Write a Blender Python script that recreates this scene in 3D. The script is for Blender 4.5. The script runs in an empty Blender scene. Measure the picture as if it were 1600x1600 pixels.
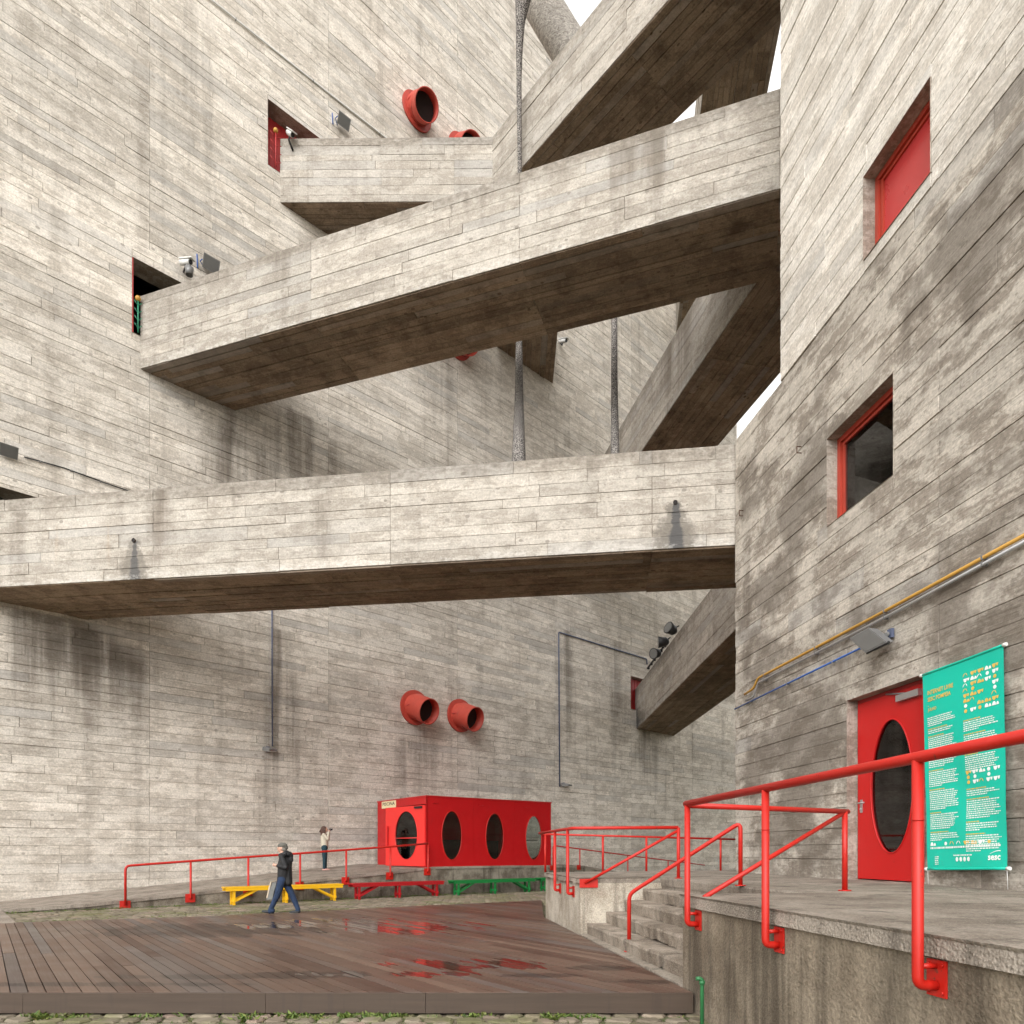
import bpy, bmesh, math, random
from mathutils import Vector as V, Matrix
sc = bpy.context.scene
C = sc.collection
PI = math.pi
random.seed(7)

# ------------------------------------------------------------------ camera
F_PX, HZ, CAMZ = 1100.0, 1331.0, 1.75          # focal length and horizon in pixels of the 1600 px photo
cam_d = bpy.data.cameras.new('camera')
cam = bpy.data.objects.new('camera', cam_d); C.objects.link(cam)
cam.location = (0, 0, CAMZ); cam.rotation_euler = (PI/2, 0, 0)
cam_d.sensor_width = 36; cam_d.lens = 36*F_PX/1600
cam_d.shift_y = (HZ-800)/1600
cam_d.clip_end = 2000; cam_d.clip_start = 0.05
sc.camera = cam

# ------------------------------------------------------------------ sky, sun, exposure
SUN_EL, SUN_AZ = math.radians(32), math.radians(-163)     # high soft sun behind the camera, to the left
w = bpy.data.worlds.new('World'); sc.world = w; w.use_nodes = True
nt = w.node_tree; nt.nodes.clear()
sky = nt.nodes.new('ShaderNodeTexSky'); sky.sky_type = 'NISHITA'; sky.sun_disc = False
sky.sun_elevation = SUN_EL; sky.sun_rotation = SUN_AZ
sky.air_density = 1.0; sky.dust_density = 6.0; sky.ozone_density = 1.0
hs = nt.nodes.new('ShaderNodeHueSaturation'); hs.inputs['Saturation'].default_value = 0.10
mx = nt.nodes.new('ShaderNodeMixRGB'); mx.inputs[0].default_value = 0.55
mx.inputs[2].default_value = (10.5, 10.3, 10.0, 1)         # even cloud layer
bg = nt.nodes.new('ShaderNodeBackground'); bg.inputs[1].default_value = 0.10
wo = nt.nodes.new('ShaderNodeOutputWorld')
nt.links.new(sky.outputs[0], hs.inputs['Color']); nt.links.new(hs.outputs[0], mx.inputs[1])
nt.links.new(mx.outputs[0], bg.inputs[0]); nt.links.new(bg.outputs[0], wo.inputs[0])
sd = bpy.data.lights.new('sun', 'SUN'); sd.energy = 0.8; sd.angle = math.radians(60); sd.color = (1, .97, .94)
so = bpy.data.objects.new('sun', sd); C.objects.link(so)
sdir = V((math.sin(SUN_AZ)*math.cos(SUN_EL), math.cos(SUN_AZ)*math.cos(SUN_EL), math.sin(SUN_EL)))
so.rotation_euler = sdir.to_track_quat('Z', 'Y').to_euler(); so.location = sdir*60
sc.view_settings.view_transform = 'Standard'; sc.view_settings.look = 'None'
sc.view_settings.gamma = 1; sc.view_settings.use_curve_mapping = False
sc.view_settings.exposure = 1.08
sc.cycles.use_adaptive_sampling = True; sc.cycles.adaptive_threshold = 0.03
sc.cycles.max_bounces = 7; sc.cycles.diffuse_bounces = 3; sc.cycles.glossy_bounces = 3; sc.cycles.transmission_bounces = 6
sc.cycles.caustics_reflective = False; sc.cycles.caustics_refractive = False

# ------------------------------------------------------------------ measured planes
def ray(px, py): return V(((px-800)/F_PX, 1.0, (HZ-py)/F_PX))
def W(px, py, Y): return V((0, 0, CAMZ)) + ray(px, py)*Y
def onz(px, py, z): return W(px, py, (z-CAMZ)/ray(px, py).z)
LS, LB = 1.0545, 35.8                        # left tower face: x = LS*Y - LB
RS, RA = 0.1364, 7.4                         # right tower face: x = RA - RS*Y
UL = V((LS, 1, 0)).normalized(); NL = V((UL.y, -UL.x, 0))
UR = V((RS, -1, 0)).normalized(); NR = V((UR.y, -UR.x, 0))
ZZ = V((0, 0, 1))
def hit(px, py, p0, n):
    r = ray(px, py); o = V((0, 0, CAMZ))
    return o + r*((p0-o).dot(n)/r.dot(n))
def onL(px, py, off=0.0): return hit(px, py, V((-LB, 0, 0))+NL*off, NL)
def onR(px, py, off=0.0): return hit(px, py, V((RA, 0, 0))+NR*off, NR)
def project(p):
    if p.y < .05: return None
    return (800+F_PX*p.x/p.y, HZ-F_PX*(p.z-CAMZ)/p.y)
Z1, Z2, Z3, Z4, BH = 11.24, 19.6, 27.95, 36.25, 2.33
GND, DECK, COB, TER = 0.0, 0.25, 0.24, 1.28

# ------------------------------------------------------------------ object helpers
def props(o, label=None, cat=None, group=None, kind=None):
    if label: o['label'] = label
    if cat: o['category'] = cat
    if group: o['group'] = group
    if kind: o['kind'] = kind
    return o
def thing(name, label, cat, loc=(0, 0, 0), group=None, kind=None):
    o = bpy.data.objects.new(name, None); C.objects.link(o); o.location = loc
    o.empty_display_size = .2
    return props(o, label, cat, group, kind)
def adopt(o, parent):
    if parent is not None:
        o.parent = parent
        mw = Matrix.Translation(parent.location) if parent.parent is None else Matrix.Identity(4)   # parts sit at the world origin
        o.matrix_parent_inverse = mw.inverted()

class MB:
    def __init__(s): s.v = []; s.f = []; s.uv = []; s.t = []; s.m = []; s.sm = []
    def poly(s, pts, uv=None, t=(.5, .5, .5), m=0, sm=False):
        b = len(s.v); s.v += [tuple(p) for p in pts]; s.f.append(tuple(range(b, b+len(pts))))
        s.uv.append(uv or [(0, 0)]*len(pts)); s.t.append(t); s.m.append(m); s.sm.append(sm)
    def mesh(s, vs, fs, t=(.5, .5, .5), m=0, sm=False):
        b = len(s.v); s.v += [tuple(p) for p in vs]
        for f in fs:
            s.f.append(tuple(i+b for i in f)); s.uv.append([(0, 0)]*len(f)); s.t.append(t); s.m.append(m); s.sm.append(sm)
    def hexa(s, a, b, t=(.5, .5, .5), m=0):
        """a: four bottom points, b: the four points above them (same order)"""
        b0 = len(s.v); s.v += [tuple(p) for p in list(a)+list(b)]
        for f in ((3, 2, 1, 0), (4, 5, 6, 7), (0, 1, 5, 4), (1, 2, 6, 5), (2, 3, 7, 6), (3, 0, 4, 7)):
            pts = [V(s.v[b0+i]) for i in f]
            e1 = pts[1]-pts[0]; e2 = pts[3]-pts[0]
            s.f.append(tuple(b0+i for i in f))
            if e1.length >= e2.length: s.uv.append([(0, 0), (e1.length, 0), (e1.length, e2.length), (0, e2.length)])
            else: s.uv.append([(0, 0), (0, e1.length), (e2.length, e1.length), (e2.length, 0)])
            s.t.append(t); s.m.append(m); s.sm.append(False)
    def box(s, o, u, v, n, t=(.5, .5, .5), m=0):
        """parallelepiped from corner o along the three edge vectors"""
        o = V(o); u = V(u); v = V(v); n = V(n)
        if u.cross(v).dot(n) < 0: u, v = v, u
        s.hexa([o, o+u, o+u+v, o+v], [o+n, o+u+n, o+u+v+n, o+v+n], t, m)
    def cbox(s, c, x, y, z, rot=None, t=(.5, .5, .5), m=0):
        R = rot or Matrix.Identity(3)
        c = V(c); X = R@V((x, 0, 0)); Y = R@V((0, y, 0)); Z = R@V((0, 0, z))
        s.box(c-(X+Y+Z)/2, X, Y, Z, t, m)
    def tube(s, pts, r, seg=10, fillet=0.0, t=(.5, .5, .5), m=0, caps=True):
        pts = [V(p) for p in pts]
        rs = r if isinstance(r, (list, tuple)) else None
        if fillet and len(pts) > 2:
            q = [pts[0]]
            for i in range(1, len(pts)-1):
                a, b, c = pts[i-1], pts[i], pts[i+1]
                d = min(fillet, (b-a).length*.45, (c-b).length*.45)
                p0 = b+(a-b).normalized()*d; p2 = b+(c-b).normalized()*d
                for k in range(5):
                    x = k/4; q.append(p0*(1-x)**2+b*2*x*(1-x)+p2*x*x)
            q.append(pts[-1]); pts = q
        b0 = len(s.v); n = len(pts)
        d0 = (pts[1]-pts[0]).normalized()
        up = V((0, 0, 1)) if abs(d0.z) < .9 else V((1, 0, 0))
        nx = d0.cross(up).normalized()
        for i, p in enumerate(pts):
            d = (pts[min(i+1, n-1)]-pts[max(i-1, 0)]).normalized()
            nx = (nx-d*nx.dot(d)).normalized(); ny = d.cross(nx)
            rr = rs[i] if rs else r
            for k in range(seg):
                a = 2*PI*k/seg; s.v.append(tuple(p+(nx*math.cos(a)+ny*math.sin(a))*rr))
        for i in range(n-1):
            for k in range(seg):
                k2 = (k+1) % seg
                s.f.append((b0+i*seg+k, b0+i*seg+k2, b0+(i+1)*seg+k2, b0+(i+1)*seg+k))
                s.uv.append([(k/seg, i), ((k+1)/seg, i), ((k+1)/seg, i+1), (k/seg, i+1)]); s.t.append(t); s.m.append(m); s.sm.append(True)
        if caps:
            s.f.append(tuple(b0+k for k in range(seg))[::-1]); s.uv.append([(0, 0)]*seg); s.t.append(t); s.m.append(m); s.sm.append(False)
            s.f.append(tuple(b0+(n-1)*seg+k for k in range(seg))); s.uv.append([(0, 0)]*seg); s.t.append(t); s.m.append(m); s.sm.append(False)
    def build(s, name, mat, parent=None, **kw):
        me = bpy.data.meshes.new(name); me.from_pydata(s.v, [], s.f)
        ul = me.uv_layers.new(name='UVMap')
        flat = [c for f in s.uv for p in f for c in p]
        ul.data.foreach_set('uv', flat)
        ca = me.color_attributes.new('tint', 'FLOAT_COLOR', 'CORNER')
        cf = []
        for f, t in zip(s.f, s.t): cf += [t[0], t[1], t[2], 1.0]*len(f)
        ca.data.foreach_set('color', cf)
        me.polygons.foreach_set('material_index', s.m)
        me.polygons.foreach_set('use_smooth', s.sm)
        for mm in (mat if isinstance(mat, (list, tuple)) else [mat]): me.materials.append(mm)
        me.update(); me.validate()
        o = bpy.data.objects.new(name, me); C.objects.link(o)
        adopt(o, parent)
        return props(o, **kw)

def copy_tree(o, parent=None):
    c = o.copy(); C.objects.link(c)
    if parent is not None: c.parent = parent; c.matrix_parent_inverse = o.matrix_parent_inverse.copy()
    for ch in list(o.children): copy_tree(ch, c)
    return c

# ------------------------------------------------------------------ materials
class N:
    def __init__(s, name):
        s.mat = bpy.data.materials.new(name); s.mat.use_nodes = True
        s.t = s.mat.node_tree; s.bsdf = s.t.nodes['Principled BSDF']
        s.tc = s.t.nodes.new('ShaderNodeTexCoord'); s.P = s.tc.outputs['Object']; s.UV = s.tc.outputs['UV']
    def new(s, ty, **kw):
        n = s.t.nodes.new(ty)
        for k, v in kw.items(): setattr(n, k, v)
        return n
    def put(s, sock, v):
        if isinstance(v, bpy.types.NodeSocket): s.t.links.new(v, sock)
        elif isinstance(v, (tuple, list)) and len(v) == 3 and sock.type == 'RGBA': sock.default_value = (*v, 1)
        else: sock.default_value = v
    def math(s, op, a, b=None, c=None, clamp=False):
        n = s.new('ShaderNodeMath', operation=op, use_clamp=clamp)
        for i, x in enumerate((a, b, c)):
            if x is not None: s.put(n.inputs[i], x)
        return n.outputs[0]
    def vmath(s, op, a, b):
        n = s.new('ShaderNodeVectorMath', operation=op); s.put(n.inputs[0], a); s.put(n.inputs[1], b)
        return n.outputs['Value'] if op == 'DOT_PRODUCT' else n.outputs[0]
    def map(s, vec, scale=(1, 1, 1), loc=(0, 0, 0), rot=(0, 0, 0)):
        n = s.new('ShaderNodeMapping'); s.put(n.inputs[0], vec)
        n.inputs['Scale'].default_value = scale; n.inputs['Location'].default_value = loc; n.inputs['Rotation'].default_value = rot
        return n.outputs[0]
    def noise(s, vec, scale=1, detail=4, rough=.55, dist=0):
        n = s.new('ShaderNodeTexNoise'); s.put(n.inputs['Vector'], vec)
        n.inputs['Scale'].default_value = scale; n.inputs['Detail'].default_value = detail
        n.inputs['Roughness'].default_value = rough; n.inputs['Distortion'].default_value = dist
        return n.outputs['Fac']
    def voro(s, vec, scale=1, rnd=1, feature='F1'):
        n = s.new('ShaderNodeTexVoronoi', feature=feature); s.put(n.inputs['Vector'], vec)
        n.inputs['Scale'].default_value = scale; n.inputs['Randomness'].default_value = rnd
        return n.outputs['Distance'], n.outputs.get('Color')
    def step(s, x, a, b, lo=0.0, hi=1.0):
        n = s.new('ShaderNodeMapRange', interpolation_type='SMOOTHSTEP'); s.put(n.inputs[0], x)
        n.inputs[1].default_value = a; n.inputs[2].default_value = b; n.inputs[3].default_value = lo; n.inputs[4].default_value = hi
        return n.outputs[0]
    def mix(s, f, a, b, mode='MIX'):
        n = s.new('ShaderNodeMixRGB', blend_type=mode); s.put(n.inputs[0], f); s.put(n.inputs[1], a); s.put(n.inputs[2], b)
        return n.outputs[0]
    def mul(s, col, fac):
        c = s.new('ShaderNodeCombineColor')
        for i in range(3): s.put(c.inputs[i], fac)
        return s.mix(1.0, col, c.outputs[0], 'MULTIPLY')
    def attr(s, name='tint'):
        n = s.new('ShaderNodeAttribute', attribute_name=name, attribute_type='GEOMETRY')
        q = s.new('ShaderNodeSeparateColor'); s.t.links.new(n.outputs['Color'], q.inputs[0])
        return q.outputs
    def bump(s, h, dist=.01, strength=.6):
        n = s.new('ShaderNodeBump'); s.put(n.inputs['Height'], h)
        n.inputs['Distance'].default_value = dist; n.inputs['Strength'].default_value = strength
        s.t.links.new(n.outputs[0], s.bsdf.inputs['Normal'])
    def out(s, col=None, rough=None, metal=None, spec=None, **kw):
        for k, v in (('Base Color', col), ('Roughness', rough), ('Metallic', metal), ('Specular IOR Level', spec)):
            if v is not None: s.put(s.bsdf.inputs[k], v)
        for k, v in kw.items(): s.put(s.bsdf.inputs[k], v)
        return s.mat

def stain_mask(n, axis, u0, ztop, wid, hgt, jag, soft=.15, wob=None):
    """a run-down stain: horizontal position along axis, starts at ztop, fades after hgt"""
    uu = n.math('ABSOLUTE', n.math('SUBTRACT', n.vmath('DOT_PRODUCT', n.P, tuple(axis)), u0))
    if wob is not None: uu = n.math('ADD', uu, n.math('MULTIPLY', wob, wid))
    dz = n.math('SUBTRACT', ztop, n.vmath('DOT_PRODUCT', n.P, (0, 0, 1)))
    uu = n.math('MULTIPLY', uu, n.step(dz, 0, hgt*.3, 2.4, 1)); m1 = n.step(uu, wid*soft, wid*1.15, 1, 0)
    top = n.step(dz, -.04, .05, 0, 1)
    lim = n.math('MULTIPLY', n.math('ADD', jag, .35), hgt)
    bot = n.step(n.math('DIVIDE', dz, lim), .35, 1.05, 1, 0)
    return n.math('MULTIPLY', n.math('MULTIPLY', m1, top), n.math('MULTIPLY', bot, n.step(jag, .36, .60, .15, 1)))

def concrete(name, light, dark, dirt, dirt_amt=.5, stains=(), grain=.5, knots=.6, blot=(.45, .56), rough=.9, tops=(), feet=(), tintv=.30, broad=0.0):
    n = N(name)
    tr, tg, tb = n.attr()
    vec = n.new('ShaderNodeCombineXYZ'); n.put(vec.inputs[0], n.math('MULTIPLY', tb, 97.0)); n.put(vec.inputs[1], n.math('MULTIPLY', tg, 53.0))
    uv = n.vmath('ADD', n.UV, vec.outputs[0])
    g = n.noise(n.map(uv, (1.3, 24, 1)), 1, 3, .62, .3)
    bl = n.noise(n.map(n.P, (.8, .8, 1.9)), 1.15, 6, .72)
    bl2 = n.noise(n.map(n.vmath('ADD', n.P, vec.outputs[0]), (1, 1, 3.0)), 2.3, 4, .64, .6)
    fine = n.noise(n.P, 21, 3, .65)
    st = n.noise(n.map(n.P, (1.7, 1.7, .07)), 1, 4, .62)
    fl = n.noise(n.map(n.P, (1, 1, 1.5)), 6.5, 3, .6)
    col = n.mix(n.step(bl, blot[0], blot[1]), dark, light)
    col = n.mix(n.math('MULTIPLY', n.step(fl, .60, .63), .30), col, tuple(min(1, c*1.25) for c in light))
    col = n.mix(n.math('MULTIPLY', n.step(fl, .34, .37, 1, 0), .55), col, tuple(c*.70 for c in dark))
    col = n.mix(n.math('MULTIPLY', n.step(bl2, .55, .60), .38), col, tuple(c*1.22 for c in light))
    col = n.mix(n.math('MULTIPLY', n.step(bl2, .36, .42, 1, 0), .34), col, dark)
    k1 = n.math('ADD', n.math('MULTIPLY', tr, tintv), 1-tintv/2)
    k1 = n.math('MULTIPLY', k1, n.math('ADD', n.math('MULTIPLY', g, grain), 1-grain*.5))
    k1 = n.math('MULTIPLY', k1, n.math('ADD', n.math('MULTIPLY', fine, .95), .53))
    col = n.mul(col, k1)
    col = n.mix(n.step(tg, .8, 1.0, 0, .35), col, (.37, .37, .365))
    k, kc = n.voro(n.map(uv, (3.0, 4.2, 1)), 1.0, .8)
    kn = n.math('MULTIPLY', n.step(k, .15, .21, 1, 0), n.step(tb, .45, .8))
    col = n.mix(n.math('MULTIPLY', kn, knots), col, tuple(c*.70 for c in dark))
    if broad:
        br_ = n.noise(n.map(n.P, (1, 1, 1.3), (3.3, 1.7, 4.1)), .42, 5, .66); col = n.mix(n.math('MULTIPLY', n.step(br_, .47, .60), broad), col, dirt)
        col = n.mix(n.math('MULTIPLY', n.step(br_, .36, .42, 1, 0), broad*.5), col, light)
    sm = n.math('MULTIPLY', n.step(st, .50, .74), n.step(bl, .30, .70, 1, .2))
    col = n.mix(n.math('MULTIPLY', sm, dirt_amt), col, dirt)
    for (ax, u0, zt, wd, hg, amt, c, sd_) in stains:
        m = stain_mask(n, ax, u0, zt, wd, hg, st) if sd_ >= 0 else stain_mask(n, ax, u0, zt, wd, hg, n.math('ADD', n.math('MULTIPLY', st, .3), .50), .55, n.math('MULTIPLY', n.math('SUBTRACT', fl, .5), 1.1))
        col = n.mix(n.math('MULTIPLY', m, amt), col, c)
    zc_ = n.vmath('DOT_PRODUCT', n.P, (0, 0, 1))
    for zt in tops:                      # lichen and soot creeping down from an exposed upper edge
        d = n.math('SUBTRACT', zt, zc_); m = n.step(n.math('DIVIDE', d, n.math('ADD', n.math('MULTIPLY', st, 1.1), .02)), .15, 1.0, 1, 0)
        m = n.math('MULTIPLY', m, n.step(d, -.2, -.1)); col = n.mix(n.math('MULTIPLY', m, n.step(fl, .3, .6, .7, .35)), col, dirt)
    for zb in feet:                      # lime bleeding along a lower edge
        d = n.math('SUBTRACT', zc_, zb); m = n.step(n.math('SUBTRACT', d, n.math('MULTIPLY', n.math('SUBTRACT', bl, .4), .7)), .0, .06, 1, 0)
        m = n.math('MULTIPLY', m, n.step(d, -.1, -.05)); m = n.math('MULTIPLY', m, n.step(fl, .46, .56)); col = n.mix(n.math('MULTIPLY', m, .22), col, (.72, .71, .68))
    n.bump(n.math('ADD', n.math('MULTIPLY', g, .7), n.math('MULTIPLY', fine, .5)), .018, .85)
    return n.out(col, rough, spec=.2)

def rough_cement(name, light, dark, scale=1.0, wet=0.0, stains=(), peb=.55):
    n = N(name)
    a = n.noise(n.P, 1.1*scale, 6, .66); b = n.noise(n.P, 38*scale, 2, .6); c = n.noise(n.map(n.P, (2.5, 2.5, .22)), 1.4, 4, .62)
    sp, _ = n.voro(n.P, 48*scale, 1)
    col = n.mix(n.step(a, .36, .64), dark, light)
    col = n.mul(col, n.math('ADD', n.math('MULTIPLY', b, 1.2), .40))
    col = n.mix(n.math('MULTIPLY', n.step(c, .50, .68), .7), col, tuple(x*.5 for x in dark))
    col = n.mix(n.math('MULTIPLY', n.step(sp, .16, .34, 1, 0), peb), col, tuple(min(1, x*1.35) for x in light))
    for (ax, u0, zt, wd, hg, amt, cc, sd_) in stains:
        col = n.mix(n.math('MULTIPLY', stain_mask(n, ax, u0, zt, wd, hg, c), amt), col, cc)
    n.bump(n.math('SUBTRACT', b, n.math('MULTIPLY', sp, peb)), .014, .9)
    return n.out(col, .88-wet*.4, spec=.3)

def paint(name, col, rough=.35, var=.12, coat=0.0, grime=.25, metal=0.0, dirt=(.05, .04, .03), chips=0.0):
    n = N(name)
    a = n.noise(n.P, 2.3, 5, .6); b = n.noise(n.P, 45, 3, .6); c = n.noise(n.map(n.P, (6, 6, 1.2)), 1.0, 5, .65)
    cc = n.mul(col, n.math('ADD', n.math('MULTIPLY', a, 2*var), 1-var))
    cc = n.mix(n.math('MULTIPLY', n.step(c, .58, .78), grime), cc, dirt)
    if chips:
        ch = n.noise(n.P, 11, 4, .7); cc = n.mix(n.math('MULTIPLY', n.step(ch, .665, .69), chips), cc, (.10, .035, .02))
        f2 = n.noise(n.P, 5, 3, .6); cc = n.mix(n.math('MULTIPLY', n.step(f2, .5, .75), chips*.35), cc, tuple(min(1, x*1.15+.03) for x in col))
    n.bump(b, .002, .25)
    return n.out(cc, n.math('ADD', n.math('MULTIPLY', a, .2), rough-.1), metal=metal, **({'Coat Weight': coat} if coat else {}))

def flat(name, col, rough=.6, metal=0.0, var=.1, scale=6.0, bump=0.0):
    n = N(name)
    a = n.noise(n.P, scale, 5, .6)
    cc = n.mul(col, n.math('ADD', n.math('MULTIPLY', a, 2*var), 1-var))
    if bump: n.bump(n.noise(n.P, scale*5, 4, .6), bump, .6)
    return n.out(cc, rough, metal=metal)

def glass(name, tint=(.75, .8, .78)):
    n = N(name)                          # thin pane: part clear, part mirror by the angle of view
    tr = n.new('ShaderNodeBsdfTransparent'); tr.inputs[0].default_value = (*tint, 1)
    gl = n.new('ShaderNodeBsdfGlossy'); gl.inputs['Roughness'].default_value = .02
    fr = n.new('ShaderNodeFresnel'); fr.inputs[0].default_value = 1.5
    mx_ = n.new('ShaderNodeMixShader'); n.put(mx_.inputs[0], n.math('MULTIPLY', fr.outputs[0], 1.6, clamp=True))
    n.t.links.new(tr.outputs[0], mx_.inputs[1]); n.t.links.new(gl.outputs[0], mx_.inputs[2])
    n.t.links.new(mx_.outputs[0], n.t.nodes['Material Output'].inputs[0]); n.t.nodes.remove(n.bsdf)
    return n.mat
# ------------------------------------------------------------------ palette
TT_ = V((-RS, 1, 0)).normalized()
LUL = math.sqrt(1+LS*LS)
def uL(px): return (LB/(LS-(px-800)/F_PX)) * LUL * 1.0      # dot(P, UL) up to a constant: see axis use below
def axL(p): return V(p).dot(UL)
BR = (.085, .066, .048)
left_stains = []
for (px, py, wd, hg, amt, sd_) in [(60, 958, 4.6, 3.4, .6, 1), (150, 985, 2.2, 2.2, .6, 5), (375, 640, 1.6, 6.0, .75, 2), (470, 645, 2.6, 4.2, .5, 9), (440, 985, 1.1, 10, .6, 3),
                                   (885, 985, .8, 8, .5, 4), (1010, 1140, 1.7, 4.5, .62, 6), (655, 1135, 2.0, 4.0, .5, 7), (960, 1000, .7, 9, .45, 8), (600, 1250, 1.2, 5, .35, 11),
                                   (690, 470, 1.3, 12, .3, 12), (300, 0, 2, 10, .3, 13)]:
    p = onL(px, py); left_stains.append((UL, axL(p), p.z, wd, hg, amt, BR, float(sd_)))
M = {}
M['left'] = concrete('board_concrete_pale', (.68, .632, .562), (.53, .482, .418), (.24, .205, .168), .55, left_stains, .38, .85)
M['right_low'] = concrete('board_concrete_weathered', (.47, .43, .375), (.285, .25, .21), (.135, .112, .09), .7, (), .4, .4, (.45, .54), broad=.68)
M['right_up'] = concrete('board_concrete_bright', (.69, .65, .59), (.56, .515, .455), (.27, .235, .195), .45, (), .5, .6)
M['core'] = concrete('concrete_core', (.40, .36, .31), (.26, .22, .18), (.13, .10, .08), .5)
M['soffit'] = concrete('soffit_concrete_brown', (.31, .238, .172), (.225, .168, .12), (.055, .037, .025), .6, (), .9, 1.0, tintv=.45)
M['parapet_in'] = rough_cement('parapet_concrete', (.42, .38, .33), (.25, .21, .17))
M['cement'] = rough_cement('terrace_cement', (.37, .32, .265), (.19, .155, .12))
M['terr_top'] = rough_cement('terrace_top_cement', (.32, .28, .235), (.19, .16, .13), 1.0, .2)
M['terr_wall'] = rough_cement('terrace_wall_cement', (.34, .285, .215), (.175, .138, .10), 1.0, 0, [(TT_, 0, TER-.14, 30, 2.2, .55, (.05, .039, .028), 0.)], peb=.15)
M['stub'] = rough_cement('pale_rendered_cement', (.55, .50, .42), (.33, .28, .22))
M['red'] = paint('red_rail_paint', (.50, .013, .006), .48, .12, 0, .16, chips=.7)
M['red_box'] = paint('red_sheet_paint', (.50, .006, .009), .42, .12, 0, .16, chips=.35)
M['red_door'] = paint('red_door_paint', (.54, .008, .008), .45, .06, 0, .08, chips=.3)
M['red_vent'] = paint('faded_red_vent_paint', (.46, .06, .038), .6, .25, 0, .4, chips=.5)
M['red_dark'] = paint('dull_red_paint', (.42, .03, .03), .5, .15, 0, .3)
M['red_bench'] = paint('worn_red_bench_paint', (.42, .010, .014), .5, .14, 0, .25)
M['yellow'] = paint('yellow_bench_paint', (.86, .48, .012), .45, .10, 0, .15)
M['green'] = paint('green_bench_paint', (.012, .20, .045), .45, .12, 0, .15)
M['green_pipe'] = paint('green_pipe_paint', (.03, .17, .06), .45, .2, 0, .35)
M['pipe_yellow'] = paint('yellow_pipe_paint', (.50, .27, .045), .45, .15, 0, .3)
M['pipe_grey'] = paint('grey_conduit', (.45, .45, .45), .35, .1, 0, .2, .6)
M['pipe_blue'] = paint('blue_conduit_paint', (.03, .10, .35), .4, .1, 0, .2)
M['conduit'] = paint('slate_conduit_paint', (.09, .11, .18), .5, .12, 0, .3)
M['metal'] = flat('brushed_metal', (.55, .55, .56), .35, .8)
M['black'] = flat('black_metal', (.012, .012, .013), .5)
M['dark'] = flat('dark_void', (.015, .011, .010), .8)
M['lamp'] = flat('grey_lamp_housing', (.22, .22, .22), .45, .3)
M['white'] = flat('white_plastic', (.75, .75, .73), .45)
M['glass'] = glass('window_glass')
M['rust'] = flat('rusty_iron', (.10, .055, .035), .85, var=.3, scale=40)
M['green_gate'] = paint('green_gate_paint', (.02, .22, .12), .45)
M['lamp_glass'] = flat('grey_lamp_glass', (.16, .16, .155), .12)
M['cement_smooth'] = rough_cement('smooth_landing_cement', (.34, .30, .25), (.25, .215, .175), .6, .3)
M['red_leaf'] = paint('light_red_door_paint', (.80, .035, .03), .4, .06, .1, .05)

# ------------------------------------------------------------------ board-marked concrete
def split(r, h):
    a, b, c, d = r; e, f, g, i = h
    if b <= e or a >= f or d <= g or c >= i: return [r]
    o = []
    if a < e: o.append((a, e, c, d))
    if b > f: o.append((f, b, c, d))
    x0, x1 = max(a, e), min(b, f)
    if c < g: o.append((x0, x1, c, g))
    if d > i: o.append((x0, x1, i, d))
    return o
def board_rects(L, H, holes, rowh, lmin, lmax, rng, bay=6.4):
    rows = max(1, round(H/rowh)); ys = [0]; gs = [rng.choice((.003, .004, .004, .005, .006, .012)) for _ in range(rows+1)]
    for i in range(1, rows): ys.append((i+rng.uniform(-.13, .13))*H/rows)
    ys.append(H); out = []
    for i in range(rows):
        x = -rng.uniform(0, lmax)
        while x < L:
            l = rng.uniform(lmin, lmax); e = x+l; nb = (math.floor(max(0, x)/bay)+1)*bay
            if e > nb-.3 and x < nb-.01 and rng.random() < .8: e = nb             # formwork ends on the bay line
            a, b = max(0, x), min(L, e); x = e
            if b-a < .06: continue
            ge = rng.choice((.0015, .002, .002, .003, .008)); rs = [(a, b, ys[i]-(rng.uniform(-.010, .006) if i == 0 else 0), ys[i+1]+(rng.uniform(-.014, .004) if i == rows-1 else 0))]
            for h in holes: rs = [q for r in rs for q in split(r, h)]
            out += [(*r, ge, gs[i]*.5, gs[i+1]*.5) for r in rs if r[1]-r[0] > .05 and r[3]-r[2] > .05]
    return out
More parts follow.
